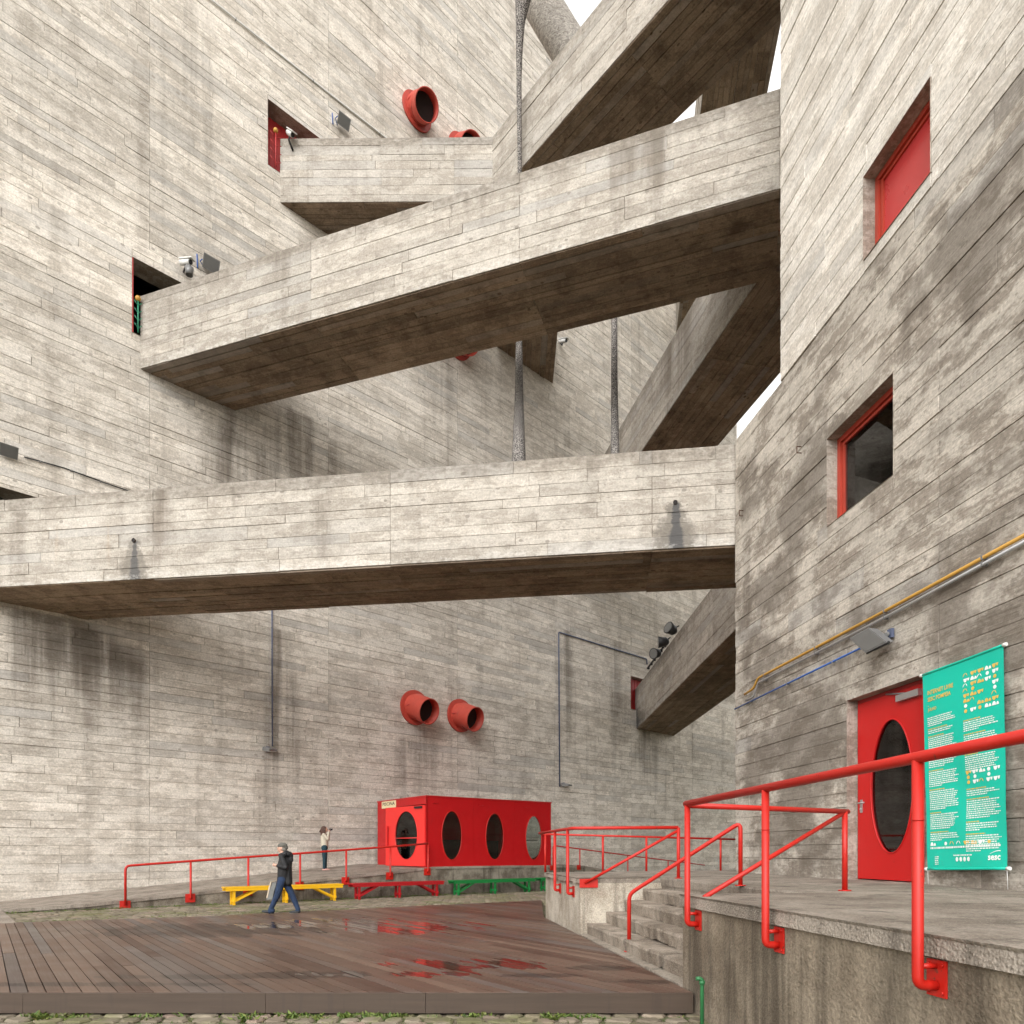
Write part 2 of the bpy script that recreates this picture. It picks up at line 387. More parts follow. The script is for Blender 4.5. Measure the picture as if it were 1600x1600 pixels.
def boards(parent, faces, mat, name='board_imprint', limit=300, gap=.010, depth=(.010, .026), gmul=1.0):
    """faces: list of (origin, U, V, L, H, holes, row height, min len, max len, seed)"""
    allb = []
    for (O, U, Vv, L, H, holes, rowh, lmin, lmax, seed) in faces:
        rng = random.Random(seed); Nn = U.cross(Vv)
        for (a, b, c, d, ge, g0, g1) in board_rects(L, H, holes, rowh, lmin, lmax, rng):
            dp = rng.uniform(*depth)
            if rng.random() < .08: dp += .008
            bh = random.Random(int(a/6.4)*31+int((c+.1)/2.4)*17+seed).gauss(0, .20)                # each pour has its own tone
            t = (min(1, max(0, rng.gauss(.5, .2)+bh)), rng.random(), rng.random())
            allb.append((O, U, Vv, Nn, a, b, c, d, dp, t, rng.uniform(-1, 1), (ge, g0, g1)))
    def area(q):
        O, U, Vv, Nn, a, b, c, d = q[:8]
        ps = [project(O+U*x+Vv*y) for x, y in ((a, c), (b, c), (b, d), (a, d))]
        if any(p is None for p in ps): return 0
        xs = [min(1600, max(0, p[0])) for p in ps]; yy = [min(1600, max(0, p[1])) for p in ps]
        return abs(sum(xs[i]*yy[(i+1) % 4]-xs[(i+1) % 4]*yy[i] for i in range(4)))
    allb.sort(key=area, reverse=True)
    def add(mb, q):
        O, U, Vv, Nn, a, b, c, d, dp, t, tl, (ge, g0, g1) = q
        bv = .003; g0 *= gmul; g1 *= gmul
        if b-a > .8:   # boards are never cut dead straight
            j = [tl*.004, -tl*.003, tl*.002, -tl*.004]
        else: j = [0, 0, 0, 0]
        lo = [O+U*x+Vv*y for x, y in ((a+ge, c+g0+j[0]), (b-ge, c+g0+j[1]), (b-ge, d-g1+j[2]), (a+ge, d-g1+j[3]))]
        hi = [O+U*x+Vv*y+Nn*dp for x, y in ((a+ge+bv, c+g0+bv+j[0]), (b-ge-bv, c+g0+bv+j[1]), (b-ge-bv, d-g1-bv+j[2]), (a+ge+bv, d-g1-bv+j[3]))]
        uv = [(a, c), (b, c), (b, d), (a, d)]
        mb.poly(hi, uv, t)
        for k in range(4):
            k2 = (k+1) % 4
            mb.poly([lo[k], lo[k2], hi[k2], hi[k]], [uv[k], uv[k2], uv[k2], uv[k]], t)
    n1 = sum(1 for q in allb[:limit] if area(q) > 30)
    for q in allb[:n1]:
        mb = MB(); add(mb, q); mb.build(name, mat, parent)
    if allb[n1:]:
        mb = MB()
        for q in allb[n1:]: add(mb, q)
        mb.build(name+'_field', mat, parent, kind='stuff')
def slab(mb, O, U, Vv, L, H, holes, reveal):
    """front face with rectangular holes and their reveals"""
    Nn = U.cross(Vv)
    us = sorted({0, L, *[x for h in holes for x in h[:2]]}); vs = sorted({0, H, *[x for h in holes for x in h[2:4]]})
    us = [x for x in us if 0 <= x <= L]; vs = [x for x in vs if 0 <= x <= H]
    for i in range(len(us)-1):
        for j in range(len(vs)-1):
            cx, cy = (us[i]+us[i+1])/2, (vs[j]+vs[j+1])/2
            if any(h[0] < cx < h[1] and h[2] < cy < h[3] for h in holes): continue
            q = ((us[i], vs[j]), (us[i+1], vs[j]), (us[i+1], vs[j+1]), (us[i], vs[j+1]))
            mb.poly([O+U*a+Vv*b for a, b in q], list(q))
    for h in holes:
        c = [O+U*a+Vv*b+Nn*.035 for a, b in ((h[0], h[2]), (h[1], h[2]), (h[1], h[3]), (h[0], h[3]))]
        for k in range(4):
            p, q = c[k], c[(k+1) % 4]; l = (q-p).length
            mb.poly([p, q, q-Nn*reveal, p-Nn*reveal], [(0, 0), (l, 0), (l, reveal), (0, reveal)], (.5, .3, random.random()))

# ================================================================== ground
def grid_sheet(name, x0, x1, y0, y1, nx, ny, fz, mat, **kw):
    mb = MB(); vs = []; fs = []
    for j in range(ny+1):
        for i in range(nx+1):
            x = x0+(x1-x0)*i/nx; y = y0+(y1-y0)*j/ny; vs.append((x, y, fz(x, y)))
    for j in range(ny):
        for i in range(nx):
            a = j*(nx+1)+i; fs.append((a, a+1, a+nx+2, a+nx+1))
    mb.mesh(vs, fs, sm=True)
    return mb.build(name, mat, None, **kw)
n = N('mossy_earth')
a = n.noise(n.P, 2.4, 7, .65); b = n.noise(n.P, 30, 4, .6)
col = n.mix(n.step(a, .4, .62), (.16, .13, .09), (.075, .095, .03))
col = n.mul(col, n.math('ADD', n.math('MULTIPLY', b, .8), .6)); n.bump(b, .02, .8)
M['earth'] = n.out(col, .95)
def gz(x, y):
    t = min(1, max(0, (y-7.7)/5)); return -.02+t*(COB-.045)
grid_sheet('ground', -400, 400, -60, 700, 40, 60, lambda x, y: -.06 if y < 7 else .12, M['earth'], kind='structure')
grid_sheet('ground_near', -30, 26, 2, 60, 28, 58, gz, M['earth'], kind='structure')

# ================================================================== left tower
YA, YB = 14.0, LB/(LS-(1151-800)/F_PX)
O_L = V((LS*YA-LB, YA, -.2)); L_L = (YB-YA)*LUL; H_L = 43.5+.2
def hu(px): return (LB/(LS-(px-800)/F_PX)-YA)*LUL
def holeL(p0, p1, z0, z1): return (hu(p0), hu(p1), z0+.2, z1+.2)
FL = 1.28                                         # floor of a walkway below the parapet top
h1 = holeL(-118, 60, Z1-FL, 12.16); h2 = holeL(206, 352, Z2-FL, 20.72); h3 = holeL(418, 560, Z3-FL, 29.05)
h1b = holeL(985, 1042, Z1-FL, 11.85)
holes_L = [h1, h2, h3, h1b]
tower_l = thing('concrete_tower', 'huge windowless board-marked concrete tower filling the left and centre background', 'tower', (O_L.x, O_L.y, 0))
mb = MB(); slab(mb, O_L, UL, ZZ, L_L, H_L, holes_L, .75)
E = O_L+UL*L_L; Dp = -NL*14
mb.poly([E, E+Dp, E+Dp+ZZ*H_L, E+ZZ*H_L], [(0, 0), (14, 0), (14, H_L), (0, H_L)])
mb.poly([O_L+Dp, O_L, O_L+ZZ*H_L, O_L+Dp+ZZ*H_L]); mb.poly([E+Dp, O_L+Dp, O_L+Dp+ZZ*H_L, E+Dp+ZZ*H_L])
mb.poly([O_L+ZZ*H_L, E+ZZ*H_L, E+Dp+ZZ*H_L, O_L+Dp+ZZ*H_L])
for h in (h1, h2, h3, h1b):                       # floor slabs behind the openings
    p = O_L+UL*(h[0]-.5)+ZZ*(h[2]-.01); mb.box(p-ZZ*.2-NL*.06, UL*(h[1]-h[0]+1), -NL*4, ZZ*.19)
mb.build('wall', M['core'], tower_l)
boards(tower_l, [(O_L, UL, ZZ, L_L, H_L, holes_L, .265, 1.1, 4.6, 11)], M['left'])
# red door behind the topmost opening, door leaf in the far low opening, red jamb strip
def door_in(h, du, wd, dep, mat, name='door', ribs=0):
    o = O_L+UL*(h[0]+du)+ZZ*h[2]-NL*dep; ht = h[3]-h[2]
    m_ = MB(); m_.box(o, UL*wd, ZZ*(ht-.02), -NL*.05)
    d = m_.build(name, mat, tower_l)
    for i in range(ribs):
        r_ = MB(); r_.box(o+UL*(.06+i*wd/ribs)+NL*.002, UL*.05, ZZ*(ht-.03), NL*.02); r_.build('rib', mat, d)
    return d
door_in(h3, .02, h3[1]-h3[0]-.04, .55, M['red_dark'], ribs=16)
door_in(h1b, .02, h1b[1]-h1b[0]-.04, .35, M['red_dark'], ribs=14)
for h in (h2, h1b):
    m_ = MB(); m_.box(O_L+UL*(h[0]+.002)+ZZ*(h[2]+.003)+NL*.03, UL*.035, ZZ*(h[3]-h[2]-.02), -NL*.08); m_.build('jamb', M['red_dark'], tower_l)

# ================================================================== right tower
tower_r = thing('concrete_tower', 'concrete tower at the right with red-framed windows and a red door', 'tower', (6, 12, 0))
YC1 = RA/((1150-800)/F_PX+RS); YC2 = RA/((1222-800)/F_PX+RS)
LUR = math.sqrt(1+RS*RS)
def hr(px): return (YC1-RA/((px-800)/F_PX+RS))*LUR
O_R = V((RA-RS*YC1, YC1, TER-.30)); L_R = (YC1-0.5)*LUR; H_R1 = Z1+.02-O_R.z
def holeR(px0, py0, px1, py1, O=None):
    a = onR(px0, py0); b = onR(px1, py1); return None
def rz(px, py): return onR(px, py).z
zl = (rz(1293, 687)+rz(1396, 586))/2; zl0 = (rz(1296, 820)+rz(1401, 742))/2
hw1 = (hr(1294.5), hr(1398.5), zl0-O_R.z, zl-O_R.z)
zd = rz(1326, 1095); hd = (hr(1326), hr(1448), .30, zd-O_R.z)
O_R2 = V((RA-RS*YC2, YC2, Z1+.02))+NR*.018; H_R2 = 45-Z1; off2 = hr(1222)
zu = (rz(1351, 279)+rz(1456, 126))/2; zu0 = (rz(1356, 403)+rz(1461, 268))/2
hw2 = (hr(1353)-off2, hr(1458.5)-off2, zu0-O_R2.z, zu-O_R2.z)
mb = MB(); slab(mb, O_R, UR, ZZ, L_R, H_R1, [hw1, hd], .42); slab(mb, O_R2, UR, ZZ, L_R-off2, H_R2, [hw2], .5)
def tower_shell(mb, O, H, L):
    b = O+V((.5, 1, 0))*16; e = O+UR*L
    bb = V((30, b.y, O.z)); ee = V((30, e.y, O.z)); up = ZZ*H
    mb.poly([b, O, O+up, b+up], [(0, 0), (18, 0), (18, H), (0, H)]); mb.poly([bb, b, b+up, bb+up]); mb.poly([ee, bb, bb+up, ee+up]); mb.poly([e, ee, ee+up, e+up])
    mb.poly([O+up, e+up, ee+up, bb+up, b+up])
    mb.poly([O, b, bb, ee, e])
tower_shell(mb, O_R, H_R1, L_R); tower_shell(mb, O_R2, H_R2, L_R-off2)
mb.build('wall', M['core'], tower_r)
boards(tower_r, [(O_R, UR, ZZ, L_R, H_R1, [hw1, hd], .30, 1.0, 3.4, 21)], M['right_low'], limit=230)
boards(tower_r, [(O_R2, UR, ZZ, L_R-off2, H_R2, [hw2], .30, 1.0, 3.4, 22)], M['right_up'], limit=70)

def red_window(O, h, dep, blind):
    a, b, c, d = h; f = .085
    base = O-NR*dep
    fr = MB()
    for (x0, x1, y0, y1) in ((a, a+f, c, d), (b-f, b, c, d), (a+f, b-f, c, c+f), (a+f, b-f, d-f, d)):
        fr.box(base+UR*x0+ZZ*y0, UR*(x1-x0), ZZ*(y1-y0), NR*.07)
    fo = fr.build('window_frame', M['red_frame'], tower_r)
    s_ = MB(); g = f+.012                                      # opening sash inside the frame
    for (x0, x1, y0, y1) in ((a+g, a+g+.05, c+g, d-g), (b-g-.05, b-g, c+g, d-g), (a+g+.05, b-g-.05, c+g, c+g+.05), (a+g+.05, b-g-.05, d-g-.05, d-g)):
        s_.box(base+UR*x0+ZZ*y0-NR*.03, UR*(x1-x0), ZZ*(y1-y0), NR*.06)
    s_.build('sash', M['red_frame'], fo)
    p_ = MB(); p_.box(base+UR*(a+g+.05)+ZZ*(c+g+.05)-NR*.01, UR*(b-a-2*g-.1), ZZ*(d-c-2*g-.1), NR*.008)
    p_.build('pane', M['red_blind'] if blind else M['glass'], fo)
    if blind:
        q_ = MB(); q_.box(base+UR*(a+.02)+ZZ*(c+.02)-NR*.075, UR*(b-a-.04), ZZ*(d-c-.04), NR*.02); q_.build('blind', M['red_blind'], fo)
    else:                                                      # a lit back wall of the room with a slanting brace
        q_ = MB(); q_.box(base+UR*(a-1.2)+ZZ*(c-.8)-NR*.75, UR*(b-a+2.4), ZZ*(d-c+1.6), NR*.05); q_.build('room_wall', M['room'], fo)
M['red_frame'] = paint('red_window_frame_paint', (.44, .055, .032), .45, .2, 0, .25)
M['red_blind'] = paint('dusty_red_pane', (.52, .045, .045), .30, .12, 0, .10)
M['room'] = flat('dim_room_plaster', (.55, .53, .49), .8)
red_window(O_R, hw1, .24, False); red_window(O_R2, hw2, .25, True)

# red door with an oval pane
def oval_plate(mb, O, U, Vv, L, H, th, ovals, seg=40, m=0):
    """plate L x H (front face at O, thickness th backwards) with oval holes, one per strip; ovals: (u0,u1,cu,cv,ru,rv)"""
    Nn = U.cross(Vv)
    for (u0, u1, cu, cv, ru, rv) in ovals:
        inner = []; outer = []
        for k in range(seg):
            a = 2*PI*k/seg; c, s_ = math.cos(a), math.sin(a)
            inner.append((cu+ru*c, cv+rv*s_))
            # ray to the strip border
            tx = ((u1-cu)/c if c > 1e-6 else (u0-cu)/c if c < -1e-6 else 1e9)
            ty = ((H-cv)/s_ if s_ > 1e-6 else (0-cv)/s_ if s_ < -1e-6 else 1e9)
            t = min(tx, ty); outer.append((cu+t*c, cv+t*s_))
        for cxy in ((u0, 0), (u1, 0), (u1, H), (u0, H)):     # snap the nearest border point into each corner
            k = min(range(seg), key=lambda i: (outer[i][0]-cxy[0])**2+(outer[i][1]-cxy[1])**2); outer[k] = cxy
        P = lambda q, d: O+U*q[0]+Vv*q[1]-Nn*d
        for k in range(seg):
            k2 = (k+1) % seg
            mb.poly([P(outer[k], 0), P(outer[k2], 0), P(inner[k2], 0), P(inner[k], 0)], m=m)
            mb.poly([P(inner[k], th), P(inner[k2], th), P(outer[k2], th), P(outer[k], th)], m=m)
            mb.poly([P(inner[k], 0), P(inner[k2], 0), P(inner[k2], th), P(inner[k], th)], m=m)
    c = [O, O+U*L, O+U*L+Vv*H, O+Vv*H]
    for k in range(4):
        p, q = c[k], c[(k+1) % 4]; mb.poly([p, p-Nn*th, q-Nn*th, q], m=m)
def oval_disc(mb, O, U, Vv, cu, cv, ru, rv, th, seg=40):
    Nn = U.cross(Vv); b = len(mb.v)
    f = [O+U*(cu+ru*math.cos(2*PI*k/seg))+Vv*(cv+rv*math.sin(2*PI*k/seg)) for k in range(seg)]
    mb.poly(f); mb.poly([p-Nn*th for p in f][::-1])
    for k in range(seg): mb.poly([f[k], f[k]-Nn*th, f[(k+1) % seg]-Nn*th, f[(k+1) % seg]])
def ring(mb, O, U, Vv, cu, cv, ru, rv, r, seg=40):
    pts = [O+U*(cu+ru*math.cos(2*PI*k/seg))+Vv*(cv+rv*math.sin(2*PI*k/seg)) for k in range(seg+1)]
    mb.tube(pts, r, 6, caps=False)
DO = O_R+UR*(hd[0]+.05)+ZZ*(.30+.02)-NR*.14; DW = hd[1]-hd[0]-.10; DH = hd[3]-.30-.09
def on_door(px, py): 
    p = hit(px, py, DO, NR)-DO; return p.dot(UR), p.z
e0 = on_door(1361, 1250); e1 = on_door(1427, 1250); et = on_door(1399, 1122); eb = on_door(1392, 1333)
ecu, eru, ecv, erv = (e0[0]+e1[0])/2, (e1[0]-e0[0])/2, (et[1]+eb[1])/2, (et[1]-eb[1])/2
mb = MB(); oval_plate(mb, DO, UR, ZZ, DW, DH, .06, [(0, DW, ecu, ecv, eru, erv)], 56)
dr = mb.build('door', M['red_door'], tower_r); dr['label'] = 'bright red door with a tall oval pane'
mb = MB(); oval_disc(mb, DO-NR*.025, UR, ZZ, ecu, ecv, eru+.004, erv+.004, .008); mb.build('pane', M['glass'], dr)
mb = MB(); ring(mb, DO+NR*.004, UR, ZZ, ecu, ecv, eru, erv, .012, 56); mb.build('pane_rim', M['red_door'], dr)
hx, hz = on_door(1347, 1255)
mb = MB(); p = DO+UR*.10+ZZ*hz
mb.box(p-UR*.03-ZZ*.16, UR*.06, ZZ*.22, NR*.012); mb.tube([p+NR*.01, p+NR*.07, p+NR*.07+UR*.16], .013, 8, .02); mb.tube([p-ZZ*.1+NR*.01, p-ZZ*.1+NR*.03], .018, 10)
mb.build('handle', M['metal'], dr)
cx_, cz_ = on_door(1425, 1086)
mb = MB(); p = DO+UR*cx_+ZZ*cz_; mb.box(p-UR*.28-ZZ*.05, UR*.50, ZZ*.10, NR*.07); mb.build('door_closer', M['metal'], dr)
mb = MB(); mb.tube([p-UR*.1+ZZ*.05+NR*.05, p-UR*.55+ZZ*.13+NR*.03], .014, 6); mb.build('closer_arm', M['lamp'], dr)
mb = MB(); mb.tube([DO-NR*.30+UR*.1+ZZ*1.05, DO-NR*.30+UR*(DW-.1)+ZZ*1.05], .02, 8); mb.build('push_bar', M['metal'], dr)
mb = MB(); o = DO-NR*.075-UR*.045-ZZ*.018
mb.box(o, UR*.04, ZZ*(DH+.10), NR*.05); mb.box(o+UR*(DW+.05), UR*.04, ZZ*(DH+.10), NR*.05); mb.box(o+UR*.041+ZZ*(DH+.03), UR*(DW+.008), ZZ*.06, NR*.05)
mb.build('door_frame', M['red_dark'], tower_r)

# ================================================================== walkways between the towers
def arm(parent, A, B, wd, zb, zt, seed, lift=0.0, ends=(0, 0), front=True, limit=90):
    A = V((A[0], A[1], 0)); B = V((B[0], B[1], 0)); U = (B-A).normalized()
    A = A-U*ends[0]; B = B+U*ends[1]; L = (B-A).length
    Nn = U.cross(ZZ); Fd = -Nn
    zb += lift; zt += lift*.5
    mb = MB(); mb.box(A+ZZ*zb, U*L, Fd*wd, ZZ*(zt-FL-zb)); mb.build('deck_slab', M['parapet_in'], parent)
    for k in (0, 1):
        mb = MB(); mb.box(A+ZZ*(zt-FL+.001)+Fd*(k*(wd-.2)), U*L, Fd*.2, ZZ*(FL-.001)); mb.build('parapet', M['parapet_in'], parent)
    # front boards sit on the core, a capped top edge runs along them
    boards(parent, [(A+ZZ*(zb-.02), U, ZZ, L, zt-zb+.02, [], .28, 1.3, 4.6, seed)], M['bridge_front'], limit=limit, depth=(.014, .026), gap=.010)
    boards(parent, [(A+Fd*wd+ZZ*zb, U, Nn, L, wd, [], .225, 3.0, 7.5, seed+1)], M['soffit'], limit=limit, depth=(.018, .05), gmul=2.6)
b1near = []
for px, py, amt, wd in ((210, 846, .85, .8), (1055, 786, .95, .95)):
    Yq = 19.01+(16.41-19.01)*(px/1147)*1.0; b1near.append((px, py, amt, wd))
A1 = V(((0-800)/F_PX*19.01, 19.01, 0)); B1 = V(((1147-800)/F_PX*16.41, 16.41, 0)); U1 = (B1-A1).normalized(); N1 = U1.cross(ZZ)
def onB1(px, py, off=0.0): return hit(px, py, A1+N1*off, N1)
st1 = []
for (px, py, amt, wd) in b1near:
    p = onB1(px, py); st1.append((U1, p.dot(U1), p.z+.02, wd*.55, 2.3, amt*.75, (.15, .135, .115), -1.)); st1.append((U1, p.dot(U1)+.02, p.z, wd*.20, 2.8, amt*.9, (.085, .085, .088), -1.))
p = onB1(255, 770); st1.append((U1, p.dot(U1), p.z+.1, .5, 2.6, .6, (.14, .11, .085), 31.))
for px in (90, 170): p = onB1(px, 820); st1.append((U1, p.dot(U1), p.z, .09, 1.8, .5, (.42, .24, .09), px*.1))
A2 = V(((222-800)/F_PX*22.6, 22.6, 0)); B2 = V(((1213-800)/F_PX*16.49, 16.49, 0)); U2 = (B2-A2).normalized(); N2 = U2.cross(ZZ)
p = hit(1010, 215, A2, N2); st1.append((U2, p.dot(U2), p.z+.6, 1.3, 3.0, .65, (.13, .105, .08), 17.))
M['bridge_front'] = concrete('walkway_concrete', (.455, .42, .37), (.36, .325, .28), (.16, .138, .113), .6, st1, .35, .8, tops=(Z1, Z2, Z3, Z4), feet=(Z1-BH, Z2-BH))
K = V(((770-800)/F_PX*25.82, 25.82, 0)); S3 = V(((942-800)/F_PX*21.65, 21.65, 0))
A3 = V(((440-800)/F_PX*25.87, 25.87, 0))
wk1 = thing('concrete_walkway', 'lowest long concrete walkway crossing the whole yard nearly level', 'walkway', (A1.x, A1.y, Z1-BH), 'walkways between the towers')
arm(wk1, A1, B1, 2.65, Z1-BH, Z1, 31, ends=(1.9, 1.6))
wk1b = thing('concrete_walkway', 'low concrete walkway behind the right tower corner with black spotlights on its edge', 'walkway', (7.2, 30, Z1-BH), 'walkways between the towers')
arm(wk1b, (7.22, 44.4), (7.2, 20.2), 2.75, Z1-BH, Z1, 33, .01)
wk2 = thing('concrete_walkway', 'middle concrete walkway rising from dark left opening to the right tower', 'walkway', (A2.x, A2.y, Z2-BH), 'walkways between the towers')
arm(wk2, A2, B2, 2.7, Z2-BH, Z2, 35, ends=(.05, 1.6))
wk2b = thing('concrete_walkway', 'steep-looking concrete walkway seen from below, next to the bright slit of sky', 'walkway', (6, 22, Z2-BH), 'walkways between the towers')
arm(wk2b, (2.3, 40.9), (7.15, 16.7), 2.7, Z2-BH, Z2, 37, .012)
wk3 = thing('concrete_walkway', 'high forked concrete walkway with a bend, its dark underside overhead', 'walkway', (K.x, K.y, Z3-BH), 'walkways between the towers')
arm(wk3, A3, K, 2.7, Z3-BH, Z3, 39, ends=(.05, 0))
arm(wk3, K, K+(S3-K)*2.4, 2.8, Z3-BH, Z3, 41, .010)
arm(wk3, (-.72, 36.9), (-.68, 25.9), 2.8, Z3-BH, Z3, 43, .022)
wk4 = thing('concrete_walkway', 'topmost concrete walkway, only a strip of brown underside showing at the right tower', 'walkway', (9, 30, Z4-BH), 'walkways between the towers')
arm(wk4, (10.8, 47.6), (5.9, 15.5), 2.7, Z4-BH, Z4, 45)
# ================================================================== terrace and stairs
TT = V((-RS, 1, 0)).normalized(); TN = V((TT.y, -TT.x, 0))        # along the terrace face (away), into the terrace
C0 = V((1.89, 7.87, 0))
def tp(s, q, z=0.0): return C0+TT*s+TN*q+ZZ*z
rng = random.Random(5)
def prism(mb, pts, z0, z1):
    mb.poly([p+ZZ*z1 for p in pts]); mb.poly([p+ZZ*z0 for p in pts][::-1])
    for i in range(len(pts)):
        a, b = pts[i], pts[(i+1) % len(pts)]; mb.poly([a+ZZ*z0, b+ZZ*z0, b+ZZ*z1, a+ZZ*z1])
terr = thing('terrace', None, None, tuple(tp(-2, 2)), kind='structure')
mb = MB(); prism(mb, [tp(-9, .02), tp(-9, 12), tp(0, 12), tp(0, .02)], -.1, TER-.13); mb.build('retaining_wall', M['terr_wall'], terr)
mb = MB(); prism(mb, [tp(.001, 1.56), tp(.001, 12), tp(4.949, 12), tp(4.949, 1.56)], -.1, TER-.013); mb.build('fill', M['terr_top'], terr)
mb = MB(); prism(mb, [tp(4.95, .02), tp(4.95, 12), tp(9.4, 12), tp(9.7, 5.2), tp(8.4, .02)], -.1, TER-.10); mb.build('landing_wall', M['stub'], terr)
# top slabs with a broken, uneven edge
def ragged_slab(name, outline, z0, z1, rag, mat, parent, seed, step_=.09):
    """outline: list of (point, ragged?) ; edges flagged ragged are wobbled along their length"""
    r_ = random.Random(seed); top = []; bot = []
    for i, (p, rg) in enumerate(outline):
        q = outline[(i+1) % len(outline)][0]; d = q-p; L = d.length; n_ = max(1, int(L/step_)) if rg else 1
        nn = d.normalized().cross(ZZ); ph = r_.random()*9
        for k in range(n_):
            x = k/n_; c = p+d*x
            if rg and k:
                wv = math.sin(x*L*2.1+ph)*.006+r_.gauss(0, .006); ch = .03 if r_.random() < .07 else 0
                top.append(c+nn*(wv-ch*.8)+ZZ*(z1-ch*.4+r_.gauss(0, .002))); bot.append(c+nn*(wv*.6-.012+r_.gauss(0, .006))+ZZ*(z0+r_.gauss(0, .014)))
            else: top.append(c+ZZ*z1); bot.append(c+ZZ*z0)
    mb = MB(); mb.poly(top); mb.poly(bot[::-1])
    # a bevelled rim between top and face
    n_ = len(top); mid = []
    for i in range(n_):
        a, b = top[i-1], top[(i+1) % n_]; nn = (b-a).normalized().cross(ZZ); mid.append(top[i]*.82+bot[i]*.18+nn*.016)
    for i in range(n_):
        j = (i+1) % n_
        mb.poly([bot[i], bot[j], mid[j], mid[i]]); mb.poly([mid[i], mid[j], top[j], top[i]])
    return mb.build(name, mat, parent)
ragged_slab('top_slab', [(tp(-9, -.03), False), (tp(-9, 12), False), (tp(-.002, 12), False), (tp(.015, -.02), True)][::-1], TER-.129, TER, True, M['terr_top'], terr, 3)
ragged_slab('top_slab', [(tp(.0, 1.54), True), (tp(4.947, 1.54), False), (tp(4.947, 12), False), (tp(.0, 12), False)][::-1], TER-.15, TER-.002, True, M['terr_top'], terr, 4)
ragged_slab('top_slab', [(tp(4.948, -.03), True), (tp(8.43, -.03), True), (tp(9.75, 5.2), False), (tp(9.45, 12), False), (tp(4.948, 12), False)], TER-.099, TER-.001, True, M['terr_top'], terr, 6)
stair = thing('stairs', 'worn concrete steps climbing from the wooden deck to the terrace', 'stairs', tuple(tp(2.5, .5, DECK)))
for k in range(5):
    q0 = .15+.35*k; z1 = DECK+.206*(k+1)
    if k == 4: continue
    ragged_slab('step', [(tp(.012, q0), True), (tp(4.935, q0), False), (tp(4.935, 1.555), False), (tp(.012, 1.555), False)][::-1] if False else
                [(tp(4.935, q0), True), (tp(.012, q0), False), (tp(.012, 1.552), False), (tp(4.935, 1.552), False)], z1-.2055, z1, True, M['cement'], stair, 20+k, .12)
mb = MB(); prism(mb, [tp(.01, -.0), tp(.01, .6), tp(4.94, .6), tp(4.94, .0)], -.05, DECK+.012); 
land = mb.build('landing_strip', M['cement_smooth'], None, kind='structure') if M.get('cement_smooth') else mb.build('landing_strip', M['terr_top'], None, kind='structure')

# ================================================================== wooden deck
n = N('wet_deck_timber')
tr, tg, tb = n.attr()
off = n.new('ShaderNodeCombineXYZ'); n.put(off.inputs[0], n.math('MULTIPLY', tb, 41.0)); n.put(off.inputs[1], n.math('MULTIPLY', tg, 17.0))
uv = n.vmath('ADD', n.UV, off.outputs[0])
g = n.noise(n.map(uv, (.9, 38, 1)), 1, 4, .62, .4); bl = n.noise(n.map(uv, (.8, 3, 1)), 1, 4, .6)
col = n.mix(tr, (.085, .047, .033), (.170, .112, .083))
col = n.mix(n.math('MULTIPLY', n.step(tg, .6, 1), .6), col, (.125, .115, .11))
col = n.mul(col, n.math('ADD', n.math('MULTIPLY', g, .8), .6)); col = n.mul(col, n.math('ADD', n.math('MULTIPLY', bl, .6), .7))
# water lying on the boards: broad damp sheen, standing films with sharp edges
damp = n.noise(n.map(n.P, (1, 1, 1)), .38, 4, .6)
PN = V((.798, .602, 0))
along = n.vmath('DOT_PRODUCT', n.P, (-.602, .798, 0)); across = n.vmath('DOT_PRODUCT', n.P, tuple(PN))
pv = n.new('ShaderNodeCombineXYZ'); n.put(pv.inputs[0], n.math('MULTIPLY', along, .75)); n.put(pv.inputs[1], n.math('MULTIPLY', across, 3.2)); n.put(pv.inputs[2], n.math('MULTIPLY', tr, 1.6))
pn = n.noise(pv.outputs[0], 1.0, 4, .58)
spots = None
for (px, py, rx, ry) in ((640, 1448, 1.6, 1.5), (730, 1506, 1.3, .5), (540, 1440, 1.2, 1.0), (610, 1522, 1.0, .25), (470, 1445, 1.5, .7)):
    c = onz(px, py, DECK)
    dx = n.math('DIVIDE', n.math('SUBTRACT', n.vmath('DOT_PRODUCT', n.P, (1, 0, 0)), c.x), rx); dy = n.math('DIVIDE', n.math('SUBTRACT', n.vmath('DOT_PRODUCT', n.P, (0, 1, 0)), c.y), ry)
    d = n.math('ADD', n.math('MULTIPLY', dx, dx), n.math('MULTIPLY', dy, dy))
    m_ = n.step(d, 0, 2.4, .30, 0)
    spots = m_ if spots is None else n.math('MAXIMUM', spots, m_)
film = n.step(n.math('ADD', n.math('ADD', pn, spots), n.math('MULTIPLY', n.math('SUBTRACT', g, .5), .12)), .75, .785)
soak_refl_spots = None  # dark patches: soaked wood, and reflections of dark soffits painted into the colour
for (px, py, rx, ry) in ((1015, 1534, .75, .12), (850, 1524, .5, .14), (940, 1512, .45, .2), (130, 1538, 1.9, .13), (350, 1526, 1.4, .16), (520, 1522, 1.0, .2), (330, 1452, 2.2, 1.2)):
    c = onz(px, py, DECK)
    dx = n.math('DIVIDE', n.math('SUBTRACT', n.vmath('DOT_PRODUCT', n.P, (1, 0, 0)), c.x), rx); dy = n.math('DIVIDE', n.math('SUBTRACT', n.vmath('DOT_PRODUCT', n.P, (0, 1, 0)), c.y), ry)
    m_ = n.step(n.math('ADD', n.math('MULTIPLY', dx, dx), n.math('MULTIPLY', dy, dy)), 0, 2.4, .36, 0)
    soak_refl_spots = m_ if soak_refl_spots is None else n.math('MAXIMUM', soak_refl_spots, m_)
